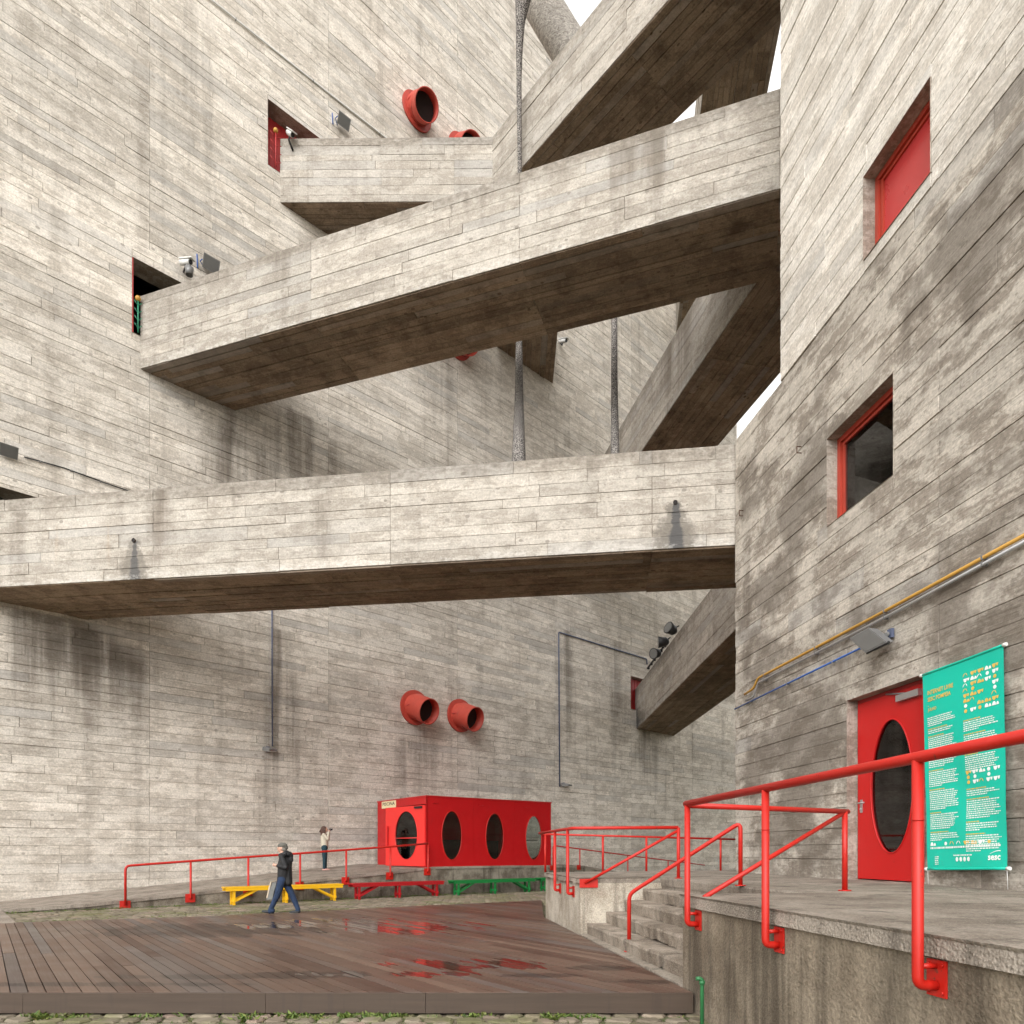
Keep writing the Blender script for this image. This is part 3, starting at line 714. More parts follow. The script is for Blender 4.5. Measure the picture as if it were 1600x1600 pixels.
soak_refl = n.step(n.math('ADD', pn, soak_refl_spots), .70, .74); col = n.mul(col, n.math('SUBTRACT', 1.0, n.math('MULTIPLY', soak_refl, .5)))
wet = n.math('MAXIMUM', n.step(damp, .38, .62), film)
col = n.mul(col, n.math('SUBTRACT', 1.0, n.math('MULTIPLY', wet, .22))); col = n.mul(col, n.math('SUBTRACT', 1.0, n.math('MULTIPLY', film, .30)))
rg = n.math('ADD', n.math('MULTIPLY', g, .25), .34)
rg = n.math('SUBTRACT', rg, n.math('MULTIPLY', wet, .13)); rg = n.mix(film, rg, (.085, .085, .085))
bp = n.math('MULTIPLY', g, n.math('SUBTRACT', 1.0, film)); n.bump(bp, .004, .6)
M['deck'] = n.out(col, rg, spec=n.math('ADD', n.math('MULTIPLY', film, .3), .28))
n = N('deck_fascia_timber')
g = n.noise(n.map(n.P, (1.2, 1, 22)), 1, 4, .6, .3); b2 = n.noise(n.map(n.P, (9, 1, .7)), 1, 4, .6)
col = n.mix(g, (.042, .027, .018), (.085, .058, .040)); col = n.mix(n.math('MULTIPLY', n.step(b2, .56, .66), .55), col, (.05, .033, .025))
n.bump(g, .003, .5); M['fascia'] = n.out(col, .6)

PD = V((-.602, .798, 0))                               # plank direction
def clip(poly, p0, nrm):
    out = []
    for i in range(len(poly)):
        a, b = poly[i], poly[(i+1) % len(poly)]; da, db = (a-p0).dot(nrm), (b-p0).dot(nrm)
        if da >= 0: out.append(a)
        if (da >= 0) != (db >= 0): out.append(a+(b-a)*(da/(da-db)))
    return out
YF = 7.52
bl_ = onz(28, 1441, DECK); br_ = tp(8.44, -.03, 0); bl_.z = 0
back_dir = (V((br_.x+.35, 22.0, 0))-bl_).normalized()
deckpoly = [V((-11.5, YF, 0)), V((1.93, YF, 0)), tp(0, -.03), tp(7.32, -.03), tp(9.6, -.03)]
bk = onz(846, 1406.5, DECK); bk.z = 0
deckpoly = [V((-9.0, YF, 0)), V((1.925, YF, 0)), tp(-.3, -.02), tp(8.42, -.02), bk, onz(600, 1418, DECK), onz(300, 1432.5, DECK), bl_+V((-.2, -.1, 0)), V((-13.2, 13.9, 0))]
deckpoly = [V((p.x, p.y, 0)) for p in deckpoly]
deck = thing('wooden_deck', 'wide low deck of wet brown planks with standing rain water', 'deck', (-4, 12, DECK))
PWID = .153
us = [p.dot(PN) for p in deckpoly]; u0 = min(us); nP = int((max(us)-u0)/PWID)+1
rng = random.Random(77)
for i in range(nP):
    a = u0+i*PWID
    poly = [p.copy() for p in deckpoly]
    poly = clip(poly, PN*(a+.0055), PN); 
    if len(poly) < 3: continue
    poly = clip(poly, PN*(a+PWID-.0055), -PN)
    if len(poly) < 3: continue
    ls = [p.dot(PD) for p in poly]; l0, l1 = min(ls), max(ls)
    cuts = [l0-1]
    x = l0+rng.uniform(2.2, 6)
    while x < l1-1.2: cuts.append(x); x += rng.uniform(4.2, 7)
    cuts.append(l1+1)
    for k in range(len(cuts)-1):
        q = clip(poly, PD*(cuts[k]+.002), PD)
        if len(q) < 3: continue
        q = clip(q, PD*(cuts[k+1]-.002), -PD)
        if len(q) < 3: continue
        t = (min(1, max(0, rng.gauss(.5, .28))), rng.random(), rng.random())
        dz = rng.uniform(-.0025, .0025)
        mb = MB(); uvs = [(p.dot(PD), p.dot(PN)) for p in q]
        cen = sum(q, V((0, 0, 0)))/len(q)
        top = [p+(cen-p).normalized()*.003+ZZ*(DECK+dz) for p in q]; low = [p+ZZ*(DECK-.004+dz) for p in q]; bot = [p+ZZ*(DECK-.03) for p in q]
        mb.poly(top, uvs, t)
        for m_ in range(len(q)):
            e = (m_+1) % len(q); mb.poly([low[m_], low[e], top[e], top[m_]], [uvs[m_], uvs[e], uvs[e], uvs[m_]], t); mb.poly([bot[m_], bot[e], low[e], low[m_]], [uvs[m_], uvs[e], uvs[e], uvs[m_]], t)
        mb.build('plank', M['deck'], deck)
xs = [-9.0, -6.1, -3.35, -1.02, -.5, 1.92]; xs = [-9.0, -5.2, -2.62, -.92, 1.928]
for i in range(len(xs)-1):
    mb = MB(); mb.box((xs[i]+.002, YF-.002, DECK-.215), (xs[i+1]-xs[i]-.004, 0, 0), (0, -.035, 0), (0, 0, .211)); mb.build('fascia_board', M['fascia'], deck)
for x in (-7.6, -5, -3.9, -2.4, -.9, .5, 1.3):
    mb = MB(); mb.box((x, YF+.05, -.08), (.16, 0, 0), (0, .3, 0), (0, 0, .29)); mb.build('bearer', M['dark'], deck)
mb = MB(); prism(mb, [p+ (V((-2, 14, 0))-p)*.012 for p in deckpoly], DECK-.06, DECK-.045); mb.build('gap_shade_sheet', M['dark'], deck)  # near-black sheet stands in for the shade seen between the planks

# ================================================================== cobbles, ramp, grass
def stone(mb, c, w_, l_, h, rng, ang=0.0, z=0.0):
    ca, sa = math.cos(ang), math.sin(ang)
    n_ = 7; ring0 = []; ring1 = []
    for k in range(n_):
        a = 2*PI*k/n_+rng.uniform(-.15, .15)
        sq = 1/max(abs(math.cos(a)), abs(math.sin(a)))**.72
        x, y = math.cos(a)*sq*w_/2*rng.uniform(.9, 1.04), math.sin(a)*sq*l_/2*rng.uniform(.9, 1.04)
        X, Y = c[0]+x*ca-y*sa, c[1]+x*sa+y*ca; X2, Y2 = c[0]+(x*ca-y*sa)*.84, c[1]+(x*sa+y*ca)*.84
        ring0.append((X, Y, z-.03)); ring1.append((X, Y, z+h*.55))
        ring0[-1] = (X, Y, z-.03); ring1[-1] = (X, Y, z+h*.5)
    top = [(c[0]+(p[0]-c[0])*.82, c[1]+(p[1]-c[1])*.82, z+h+rng.uniform(-.006, .006)) for p in ring1]
    t = (rng.random(), rng.random(), rng.random())
    mb.poly(top, t=t, sm=True)
    for k in range(n_):
        e = (k+1) % n_
        mb.poly([ring0[k], ring0[e], ring1[e], ring1[k]], t=t, sm=True); mb.poly([ring1[k], ring1[e], top[e], top[k]], t=t, sm=True)
n = N('paving_stone')
tr, tg, tb = n.attr()
a = n.noise(n.P, 7, 5, .6); b = n.noise(n.P, 60, 3, .6); ms = n.noise(n.P, 1.3, 4, .6)
col = n.mix(tr, (.14, .115, .08), (.26, .22, .165)); col = n.mix(n.step(tg, .7, 1, 0, .4), col, (.36, .24, .20))
col = n.mul(col, n.math('ADD', n.math('MULTIPLY', a, .7), .65)); col = n.mix(n.math('MULTIPLY', n.step(ms, .44, .62), .6), col, (.12, .13, .04))
n.bump(n.math('ADD', a, b), .008, .7); M['stone'] = n.out(col, .85)
rng = random.Random(15)
paving = thing('cobble_strip', None, None, (-2, 7, 0), kind='structure')
mbx = MB(); y = 7.62; row = 0
while y > 4.2:
    dy = rng.uniform(.17, .24); x = -7.2+rng.uniform(-.2, 0)
    while x < 2.0 if y > 6.9 else x < 2.2:
        wq = rng.uniform(.19, .33)
        if row < 4:
            m_ = MB(); stone(m_, (x+wq/2, y-dy/2), wq*.94, dy*.92, rng.uniform(.02, .04), rng, rng.uniform(-.06, .06), -.01); m_.build('cobble', M['stone'], paving)
        else: stone(mbx, (x+wq/2, y-dy/2), wq*.94, dy*.92, rng.uniform(.02, .04), rng, rng.uniform(-.06, .06), -.01)
        x += wq
    y -= dy; row += 1
mbx.build('cobble_field', M['stone'], paving, kind='stuff')
RQ, RB = 1.318, 35.1                                    # outer edge of the ramp: x = RQ*Y - RB
UQ = V((RQ, 1, 0)).normalized(); NQ = V((UQ.y, -UQ.x, 0))
def rampP(Y): return V((RQ*Y-RB, Y, 0))
def onRamp(px): return rampP(RB/(RQ-(px-800)/F_PX))
back = thing('cobble_strip', None, None, (-4, 20, COB), kind='structure')
mbx = MB(); mby = []
def inpoly(p, poly):
    c = False
    for i in range(len(poly)):
        a, b = poly[i], poly[i-1]
        if (a.y > p.y) != (b.y > p.y) and p.x < (b.x-a.x)*(p.y-a.y)/(b.y-a.y)+a.x: c = not c
    return c
cand = []
for i in range(-2, 95):
    for j in range(30):
        p = rampP(15.5)+UQ*(i*.26+(j % 2)*.13+rng.uniform(-.02, .02))+NQ*(.12+j*.19)
        if inpoly(p, deckpoly) or p.x > 6.5: continue
        if (p-C0).dot(TN) > -.1 and (p-C0).dot(TT) < 8.4: continue
        if (p-bl_).dot(V((-.6, .8, 0))) < -6: continue
        d_ = min((p-q).length for q in [bl_])
        cand.append(p)
cand.sort(key=lambda p: p.y)
for k, p in enumerate(cand):
    tgt = MB() if k < 240 else mbx
    stone(tgt, (p.x, p.y), .245, .18, rng.uniform(.012, .028), rng, math.atan2(UQ.y, UQ.x)+rng.uniform(-.06, .06), COB-.018)
    if k < 240: tgt.build('cobble', M['stone'], back)
mbx.build('cobble_field', M['stone'], back, kind='stuff')
# ramp to the red cabin and down again on the far side
def wallP(p): d = (p-V((-LB, 0, 0))).dot(NL); return p-NL*(d+.05)
def rampZ(Y):
    if Y < 17.3: return COB+.02
    if Y < 24.6: return COB+.02+(1.22-COB-.02)*(Y-17.3)/7.3
    if Y < 28.6: return 1.22
    return max(COB-.02, 1.22-(Y-28.6)*.22)
M['ramp'] = rough_cement('ramp_cement', (.36, .315, .265), (.24, .20, .165))
M['ramp_wall'] = rough_cement('ramp_side_cement', (.33, .29, .235), (.125, .10, .075), 1.4)
rampo = thing('access_ramp', 'concrete ramp along the left tower wall rising to the red cabin', 'ramp', tuple(rampP(20)))
Ys = [16.2+.35*i for i in range(52)]
mt, ms_ = MB(), MB(); rng = random.Random(9)
for i in range(len(Ys)-1):
    a, b = rampP(Ys[i]), rampP(Ys[i+1]); wa, wb = wallP(a), wallP(b); za, zb_ = rampZ(Ys[i]), rampZ(Ys[i+1])
    mt.poly([a+ZZ*za, b+ZZ*zb_, wb+ZZ*(zb_+.05), wa+ZZ*(za+.05)], sm=True)
    ms_.poly([a-ZZ*.1, b-ZZ*.1, b+ZZ*zb_, a+ZZ*za])
mt.build('ramp_surface', M['ramp'], rampo); ms_.build('side_wall', M['ramp_wall'], rampo)
for i in range(len(Ys)-1):                               # poured kerb edge in lengths
    if i % 6 == 0 and i+6 < len(Ys):
        m_ = MB(); a, b = rampP(Ys[i])+NQ*.002, rampP(Ys[i+6])+NQ*.002; za, zb_ = rampZ(Ys[i]), rampZ(Ys[i+6])
        d = .07
        m_.hexa([a+NQ*.03+ZZ*(za-d), b+NQ*.03+ZZ*(zb_-d), b-NQ*.12+ZZ*(zb_-d), a-NQ*.12+ZZ*(za-d)], [a+NQ*.03+ZZ*(za+.012), b+NQ*.03+ZZ*(zb_+.012), b-NQ*.12+ZZ*(zb_+.012), a-NQ*.12+ZZ*(za+.012)])
        m_.build('edge_slab', M['ramp'], rampo)
# low wedge at the deck's far left corner
mb = MB(); q0 = onz(0, 1443, DECK); q1 = onz(26, 1442, DECK); q2 = onz(0, 1423, DECK+.02); q3 = V((-16, q2.y+1, DECK)); q4 = V((-16, q0.y-.5, DECK))
q1 = V((q1.x, q1.y, DECK)); mb.poly([q4, q0, q1, q2+ZZ*.05, q3+ZZ*.05]); mb.poly([q4-ZZ*.2, q0-ZZ*.2, q0, q4])
mb.build('corner_slab', M['ramp'], None, kind='structure')
# weeds
n = N('weed_leaf'); tr, tg, tb = n.attr()
col = n.mix(tr, (.045, .10, .015), (.16, .21, .04)); col = n.mix(n.step(tg, .8, 1, 0, .6), col, (.30, .26, .08)); M['grass'] = n.out(col, .6)
mb = MB(); rng = random.Random(3)
def tuft(c, n_, h, spread):
    for _ in range(n_):
        a = rng.uniform(0, 2*PI); r_ = rng.random()**.7*spread; b = V((c.x+math.cos(a)*r_, c.y+math.sin(a)*r_*.6, c.z))
        d = V((rng.gauss(0, .7), rng.gauss(0, .7), 1.0)).normalized(); hh = h*rng.uniform(.5, 1.2); wd = V((rng.uniform(-1, 1), rng.uniform(-1, 1), 0)).normalized()*hh*.13
        t = (rng.random(), rng.random(), 0); mid = b+d*hh*.55+wd*.0; tip = b+d*hh+V((d.x, d.y, -.25))*hh*.4
        mb.poly([b-wd, b+wd, mid+wd*1.2, mid-wd*1.2], t=t); mb.poly([mid-wd*1.2, mid+wd*1.2, tip], t=t)
for x in [c+rng.gauss(0, .12) for c in [rng.uniform(-7, 1.9) for _ in range(26)] for _ in range(rng.randint(1, 13))]:
    dens = .5+.5*math.sin(x*2.3)+.4*math.sin(x*5.1+1)
    if rng.random() < .45+dens*.5: tuft(V((x, 7.50-abs(rng.gauss(0, .09)), -.01)), rng.randint(8, 26), rng.uniform(.04, .10), .09)
for _ in range(260):
    tuft(V((rng.uniform(-7, 2), rng.uniform(5.2, 7.45), .005)), rng.randint(3, 8), rng.uniform(.015, .035), .06)
for _ in range(420):
    Y = rng.uniform(17, 26); p = rampP(Y)+NQ*abs(rng.gauss(.03, .05))
    tuft(V((p.x, p.y, COB)), rng.randint(4, 10), rng.uniform(.03, .07), .1)
for _ in range(160):
    i = rng.random(); p = deckpoly[7]*(1-i)+deckpoly[5]*i; p = p+NQ*-abs(rng.gauss(.05, .08))
    tuft(V((p.x, p.y, COB)), rng.randint(3, 7), rng.uniform(.02, .04), .08)
mb.build('weeds', M['grass'], None, label='small green weeds along the deck edge and between cobbles', cat='weeds', kind='stuff')
# ================================================================== railings
RAD = .031
def plate(parent, c, u, nrm, s_=.16, hgt=.2, mat='red', bolts=True):
    """square fixing plate on a wall face: c centre on the wall, u horizontal axis, nrm outward"""
    mb = MB(); mb.box(c-u*s_/2-ZZ*hgt/2+nrm*.002, u*s_, ZZ*hgt, nrm*.012); pl = mb.build('base_plate', M[mat], parent)
    if bolts:
        for a in (-1, 1):
            for b in (-1, 1):
                m_ = MB(); q = c+u*a*s_*.36+ZZ*b*hgt*.38+nrm*.013; m_.tube([q, q+nrm*.012], .009, 6); m_.build('bolt', M[mat], pl)
    return pl
def side_post(parent, s, zt, zp, r=RAD, nb=True, q=-.11):
    """post that drops in front of a wall face and hooks back into a plate"""
    top = tp(s, q, zt); bot = tp(s, q, zp-.02)
    mb = MB(); mb.tube([top, bot, tp(s, .0, zp-.02)+ZZ*-.0], r, 12, .09); mb.tube([tp(s, q+.02, zp+.09), tp(s, .0, zp+.09)], r*.55, 8)
    mb.build('post', M['red'], parent)
    plate(parent, tp(s, -.03 if False else .0, zp+.02)+TN*.018, TT, -TN, .15, .21, bolts=nb)
# near railing, runs on towards the viewer and out of the picture
r1 = thing('railing', 'nearest thick red pipe railing along the terrace edge, three hooked posts showing', 'railing', tuple(tp(-2, -.1, TER)))
ZR = TER+.975
def sT(px, q):                                           # position along the terrace face for a column of the photo
    k = (px-800)/F_PX; b = C0+TN*q; return (k*b.y-b.x)/(TT.x-k*TT.y)
S1, S2, S3_, S4 = sT(1074, -.11), sT(1196, -.11), sT(1434, -.11), sT(1434, -.11)-2.0
mb = MB(); mb.tube([tp(S1+.04, -.11, ZR), tp(S4-1.2, -.11, ZR+.06)], .034, 14); mb.build('top_rail', M['red'], r1)
for s in (S1, S2, S3_, S4): side_post(r1, s, ZR+(S1-s)*.0085, TER-.27)
for s in (S2, S3_):
    mb = MB(); mb.tube([tp(s, -.11, ZR-.32), tp(s, -.11, ZR-.328)], .0345, 12); mb.build('weld_ring', M['red'], r1)
# rail across the near flank of the stairs with its sloping handrail
pB = onz(1320, 1392, TER)
r2 = thing('railing', 'red railing across the terrace beside the stairs with one sloping handrail', 'railing', tuple(pB))
a_ = tp(S1+.02, -.10, ZR-.015); b_ = V((pB.x, pB.y, ZR-.02))
mb = MB(); mb.tube([a_, b_+(b_-a_).normalized()*.06], .030, 12); mb.build('top_rail', M['red'], r2)
mb = MB(); mb.tube([V((pB.x, pB.y, TER)), b_], .033, 12); po = mb.build('post', M['red'], r2)
mb = MB(); mb.tube([V((pB.x, pB.y, TER)), V((pB.x, pB.y, TER+.012))], .075, 14); mb.build('foot_flange', M['red'], po)
pe = onz(1100, 1401, TER); mb = MB(); mb.tube([V((pe.x, pe.y, TER-.01)), b_-ZZ*.03-(b_-a_).normalized()*.05], .026, 12); mb.build('sloping_rail', M['red'], r2)
# free handrail in the middle of the stairs
pf = onz(983, 1487, DECK+.012); pt = onz(1157, 1384, TER)
r3 = thing('handrail', 'red stair handrail bent down to the ground at both ends', 'handrail', tuple(pf))
zt3 = CAMZ+46*pt.y/F_PX; zb3 = CAMZ-66*pf.y/F_PX
mb = MB(); mb.tube([pf, V((pf.x, pf.y, zb3)), V((pt.x, pt.y, zt3)), pt], .030, 12, .10); mb.build('rail', M['red'], r3)
for p in (pf, pt):
    mb = MB(); mb.tube([p, p+ZZ*.012], .075, 14); mb.build('foot_flange', M['red'], r3)
# railing round the far landing
r4 = thing('railing', 'red railing round the far landing beyond the stairs with a sloping handrail', 'railing', tuple(tp(5.2, 0, TER)))
pc = onz(1060, 1372.5, TER); zc = CAMZ+38*pc.y/F_PX; ca = tp(8.55, -.10, zc); cb = tp(5.02, -.10, zc)
mb = MB(); mb.tube([ca, cb, V((pc.x, pc.y, zc))], .030, 12, .12); mb.build('top_rail', M['red'], r4)
for s in (sT(867, -.10), sT(887, -.10)): side_post(r4, s, zc, TER-.30, .030, False, -.10)
mb = MB(); mb.tube([V((pc.x, pc.y, TER)), V((pc.x, pc.y, zc))], .030, 12); po = mb.build('post', M['red'], r4)
mb = MB(); mb.tube([pc, pc+ZZ*.012], .07, 14); mb.build('foot_flange', M['red'], po)
pl = tp(4.93, .10, TER-.10); mb = MB(); mb.tube([pl, V((pc.x, pc.y, zc-.05))], .026, 12); mb.build('sloping_rail', M['red'], r4)
plate(r4, tp(4.94, .17, TER-.10), TN, -TT, .34, .16, bolts=False)
# back edge of the terrace
r5 = thing('railing', 'thin red railing on the far edge of the terrace before the tower wall', 'railing', tuple(tp(8.5, 2.5, TER)))
ea = tp(8.5, -.06, zc-.02); pe_ = onz(1126, 1360.5, TER); eb = V((pe_.x, pe_.y, 0))
dirb = (eb-V((ea.x, ea.y, 0))).normalized(); Lb = (eb-V((ea.x, ea.y, 0))).length
ez = CAMZ+19.5*pe_.y/F_PX
mb = MB(); mb.tube([ea, V((eb.x, eb.y, ez))+dirb*.45], .024, 10); mb.build('top_rail', M['red'], r5)
for px, py in ((852, 1371), (942, 1367), (1010, 1364.5), (1073, 1362), (1126, 1360.5)):
    k = (px-800)/F_PX; o = V((ea.x, ea.y, 0)); s = (k*o.y-o.x)/(dirb.x-k*dirb.y); p = o+dirb*s
    if s < 0: p = o+dirb*.05
    mb = MB(); mb.tube([V((p.x, p.y, TER)), V((p.x, p.y, ea.z+(ez-ea.z)*max(0, s)/Lb))], .026, 10); mb.build('post', M['red'], r5)
# ramp railings
def ramp_rail(name, label, pxs, tops, rr):
    th = thing('railing', label, 'railing', tuple(onRamp(pxs[0])))
    pts = []
    for px, ty in zip(pxs, tops):
        p = onRamp(px)+NQ*.10; k = (px-800)/F_PX
        o = rampP(20)+NQ*.10; s = (k*o.y-o.x)/(UQ.x-k*UQ.y); p = o+UQ*s
        pts.append((p, CAMZ+(HZ-ty)*p.y/F_PX))
    return th, pts
r6, pts = ramp_rail('', 'long red railing climbing the ramp behind the yellow bench', (196, 298, 388, 469, 541, 610, 669), (1353, 1345.5, 1339, 1333.5, 1328, 1323, 1318), .03)
mb = MB(); p0, z0 = pts[0]
mb.tube([V((p0.x, p0.y, rampZ(p0.y)-.12)), V((p0.x, p0.y, z0))]+[V((p.x, p.y, z)) for p, z in pts[1:]], .033, 10, .12); mb.build('top_rail', M['red'], r6)
for i, (p, z) in enumerate(pts):
    g = rampZ(p.y)-.12
    if i:
        mb = MB(); mb.tube([V((p.x, p.y, z)), V((p.x, p.y, g)), V((p.x, p.y, g))-NQ*.10], .030, 10, .06); mb.build('post', M['red'], r6)
    plate(r6, V((p.x, p.y, g))-NQ*.068, UQ, NQ, .26, .24, bolts=False)
r7, pts = ramp_rail('', 'thin red railing going down the ramp right of the red cabin', (864, 906, 981, 1044), (1321, 1326.5, 1336.5, 1344.5), .024)
mb = MB(); p0, z0 = pts[0]; e_ = pts[-1][0]+(pts[-1][0]-pts[-2][0])
mb.tube([V((p0.x, p0.y, rampZ(p0.y)-.1)), V((p0.x, p0.y, z0))]+[V((p.x, p.y, z)) for p, z in pts[1:]]+[V((e_.x, e_.y, 2*pts[-1][1]-pts[-2][1]))], .026, 10, .12); mb.build('top_rail', M['red'], r7)
for i, (p, z) in enumerate(pts):
    g = rampZ(p.y)-.1
    if i:
        mb = MB(); mb.tube([V((p.x, p.y, z)), V((p.x, p.y, g)), V((p.x, p.y, g))-NQ*.10], .026, 10, .06); mb.build('post', M['red'], r7)
    plate(r7, V((p.x, p.y, g))-NQ*.068, UQ, NQ, .2, .2, bolts=False)

# ================================================================== red cabin with oval windows
cor = onRamp(668)-NQ*.08; ZC = rampZ(cor.y)+.02

UB = UQ.copy(); NB = UB.cross(ZZ)                       # long side
wdir = -NB; k = (590-800)/F_PX; CW = (k*cor.y-cor.x)/(wdir.x-k*wdir.y); CH = 110.2*cor.y/F_PX
k = (861-800)/F_PX; CL = (k*cor.y-cor.x)/(UB.x-k*UB.y)
cabin = thing('red_cabin', 'bright red metal cabin with oval windows standing against the tower', 'cabin', (cor.x, cor.y, ZC))
O = V((cor.x, cor.y, ZC))
def onside(px, py): p = hit(px, py, O, NB)-O; return p.dot(UB), p.z
ov = []
for (x0, x1, y0, y1) in ((690.2, 721.4, 1267.4, 1343.4), (759, 786.6, 1271, 1343), (821.4, 846.4, 1275, 1343.4)):
    a = onside(x0, (y0+y1)/2); b = onside(x1, (y0+y1)/2); c = onside((x0+x1)/2, y0); d = onside((x0+x1)/2, y1)
    ov.append(((a[0]+b[0])/2, (c[1]+d[1])/2, (b[0]-a[0])/2, (c[1]-d[1])/2))
cuts = [0, (ov[0][0]+ov[1][0])/2, (ov[1][0]+ov[2][0])/2, CL]
for i in range(3):
    o_ = O+UB*(cuts[i]+.002); L_ = cuts[i+1]-cuts[i]-.004
    mb = MB(); oval_plate(mb, o_, UB, ZZ, L_, CH, .05, [(0, L_, ov[i][0]-cuts[i]-.002, ov[i][1], ov[i][2], ov[i][3])], 48)
    pn = mb.build('wall_panel', M['red_box'], cabin)
    mb = MB(); ring(mb, O+NB*.004, UB, ZZ, *ov[i], .016, 48); mb.build('window_rim', M['red_rim'] if M.get('red_rim') else M['red'], pn)
    mb = MB(); oval_disc(mb, O-NB*.02, UB, ZZ, ov[i][0], ov[i][1], ov[i][2]+.004, ov[i][3]+.004, .008); mb.build('window_pane', M['glass'], pn)
# the wall behind: one opening opposite the last window
bo = O+wdir*CW+UB*CL
rp = hit(836, 1309, O+wdir*CW, NB)-O; ru = rp.dot(UB); r0 = ru-.62
mb = MB()
mb.box(O+wdir*CW, UB*CL, -wdir*.05, ZZ*CH); mb.build('rear_panel', M['red_box'], cabin)
mb = MB(); oval_plate(mb, O+UB*(CL-.002)+wdir*.052, wdir, ZZ, CW-.11, CH-.003, .048, [(0, CW-.11, CW*.45, CH*.47, CW*.40, CH*.40)], 40); mb.build('end_panel', M['red_box'], cabin)
mb = MB(); mb.box(O+ZZ*(CH+.001)-UB*.02+NB*.02, UB*(CL+.04), wdir*(CW+.04), ZZ*.04); mb.build('roof', M['red_box'], cabin)
mb = MB(); mb.box(O-UB*.01+NB*.012-ZZ*.035, UB*(CL+.02), wdir*(CW+.02), ZZ*.034); mb.build('floor', M['red_box'], cabin)
for x in (.25, 2.2, 4.3):
    mb = MB(); mb.box(O+UB*x+ZZ*(CH-.22)+NB*.002, UB*.22, ZZ*.03, NB*.03); mb.build('bracket', M['red_box'], cabin)
mb = MB(); mb.box(O+UB*2.4+wdir*.5, UB*.06, wdir*(CW-.8), ZZ*1.0); mb.box(O+UB*3.4+wdir*.5, UB*.06, wdir*(CW-.8), ZZ*.95); mb.build('inner_barrier', M['black'], cabin)
mb = MB(); mb.tube([O+UB*(CL-.5)+wdir*.25+ZZ*.98, O+UB*(CL-2.2)+wdir*.25+ZZ*.98], .02, 6); mb.build('inner_rail', M['black'], cabin)
# end with the door, UE runs from the far corner to the near corner
UE = -wdir; NE = UE.cross(ZZ); OE = O+wdir*CW
def onend(px, py): p = hit(px, py, OE, NE)-OE; return p.dot(UE), p.z
d0 = onend(602.5, 1300)[0]; d1 = onend(665, 1300)[0]; dh = onend(664, 1257)[1]
mb = MB(); mb.box(OE+NE*0, UE*d0, ZZ*CH, -NE*.05); mb.box(OE+UE*d1, UE*(CW-d1), ZZ*CH, -NE*.05); mb.box(OE+UE*(d0+.001)+ZZ*(dh+.02), UE*(d1-d0-.002), ZZ*(CH-dh-.02), -NE*.05)
mb.build('door_wall', M['red_box'], cabin)
ang = math.radians(7); UDr = (UE*math.cos(ang)-NE*math.sin(ang)).normalized(); NDr = UDr.cross(ZZ); DL = d1-d0-.02
k_ = (602.5-800)/F_PX; h_ = OE+UE*(d1-.01)+NE*.03; DL = (k_*h_.y-h_.x)/(-UDr.x+k_*UDr.y)
OD = OE+UE*(d1-.01)+NE*.03-UDr*DL+ZZ*.02; DHt = dh-.04
def ondr(px, py): p = hit(px, py, OD, NDr)-OD; return p.dot(UDr), p.z
a = ondr(617.6, 1305); b = ondr(652.4, 1305); c = ondr(635, 1267.5); d = ondr(635, 1343)
oc = ((a[0]+b[0])/2, (c[1]+d[1])/2, (b[0]-a[0])/2, (c[1]-d[1])/2)
mb = MB(); oval_plate(mb, OD, UDr, ZZ, DL, DHt, .045, [(0, DL, *oc)], 48); dd = mb.build('door', M['red_leaf'], cabin)
mb = MB(); oval_disc(mb, OD-NDr*.02, UDr, ZZ, oc[0], oc[1], oc[2]+.004, oc[3]+.004, .008); mb.build('pane', M['glass'], dd)
mb = MB(); ring(mb, OD+NDr*.004, UDr, ZZ, *oc, .014, 48); mb.build('pane_rim', M['red_leaf'], dd)
mb = MB(); mb.tube([OD+UDr*(oc[0]-oc[2])+ZZ*1.0+NDr*.03, OD+UDr*(oc[0]+oc[2])+ZZ*1.0+NDr*.03], .016, 8); mb.build('push_bar', M['red_leaf'], dd)
mb = MB(); mb.box(OD+UDr*.16+ZZ*.7+NDr*.03, UDr*.06, ZZ*.75, NDr*.03); mb.build('pull_handle', M['red_box'], dd)
mb = MB(); mb.box(OD+UDr*(DL-.55)+ZZ*(DHt-.10), UDr*.42, ZZ*.07, NDr*.06); mb.build('door_closer', M['black'], dd)

# ------------------------------------------------------------------ lettering
def text_shape(body, bold=0.0):
    cu = bpy.data.curves.new('lettering', 'FONT'); cu.body = body; cu.size = 1.0; cu.offset = bold; cu.resolution_u = 2
    o = bpy.data.objects.new('lettering', cu); C.objects.link(o)
    dg = bpy.context.evaluated_depsgraph_get(); me = bpy.data.meshes.new_from_object(o.evaluated_get(dg))
    vs = [v.co.copy() for v in me.vertices]; fs = [tuple(p.vertices) for p in me.polygons]
    bpy.data.objects.remove(o); bpy.data.curves.remove(cu); bpy.data.meshes.remove(me)
    if not vs: return [], [], 0, 0
    x0 = min(v.x for v in vs); x1 = max(v.x for v in vs); y0 = min(v.y for v in vs); y1 = max(v.y for v in vs)
    return [((v.x-x0)/(x1-x0), (v.y-y0)/(y1-y0)) for v in vs], fs, x1-x0, y1-y0
M['cream'] = flat('cream_sign_board', (.80, .68, .42), .6)
M['ink'] = flat('black_sign_ink', (.02, .02, .02), .6)
s0 = onend(597, 1258); s1 = onend(619, 1254); sz0, sz1 = onend(598, 1263.5)[1], onend(598, 1252.4)[1]
sg = MB(); so_ = OE+UE*s0[0]+ZZ*sz0+NE*.003; sw, shh = s1[0]-s0[0], sz1-sz0
sg.box(so_, UE*sw, ZZ*shh, NE*.012); sgo = sg.build('sign_plate', M['cream'], None, label='small cream sign reading PISCINA above the cabin door', cat='sign')
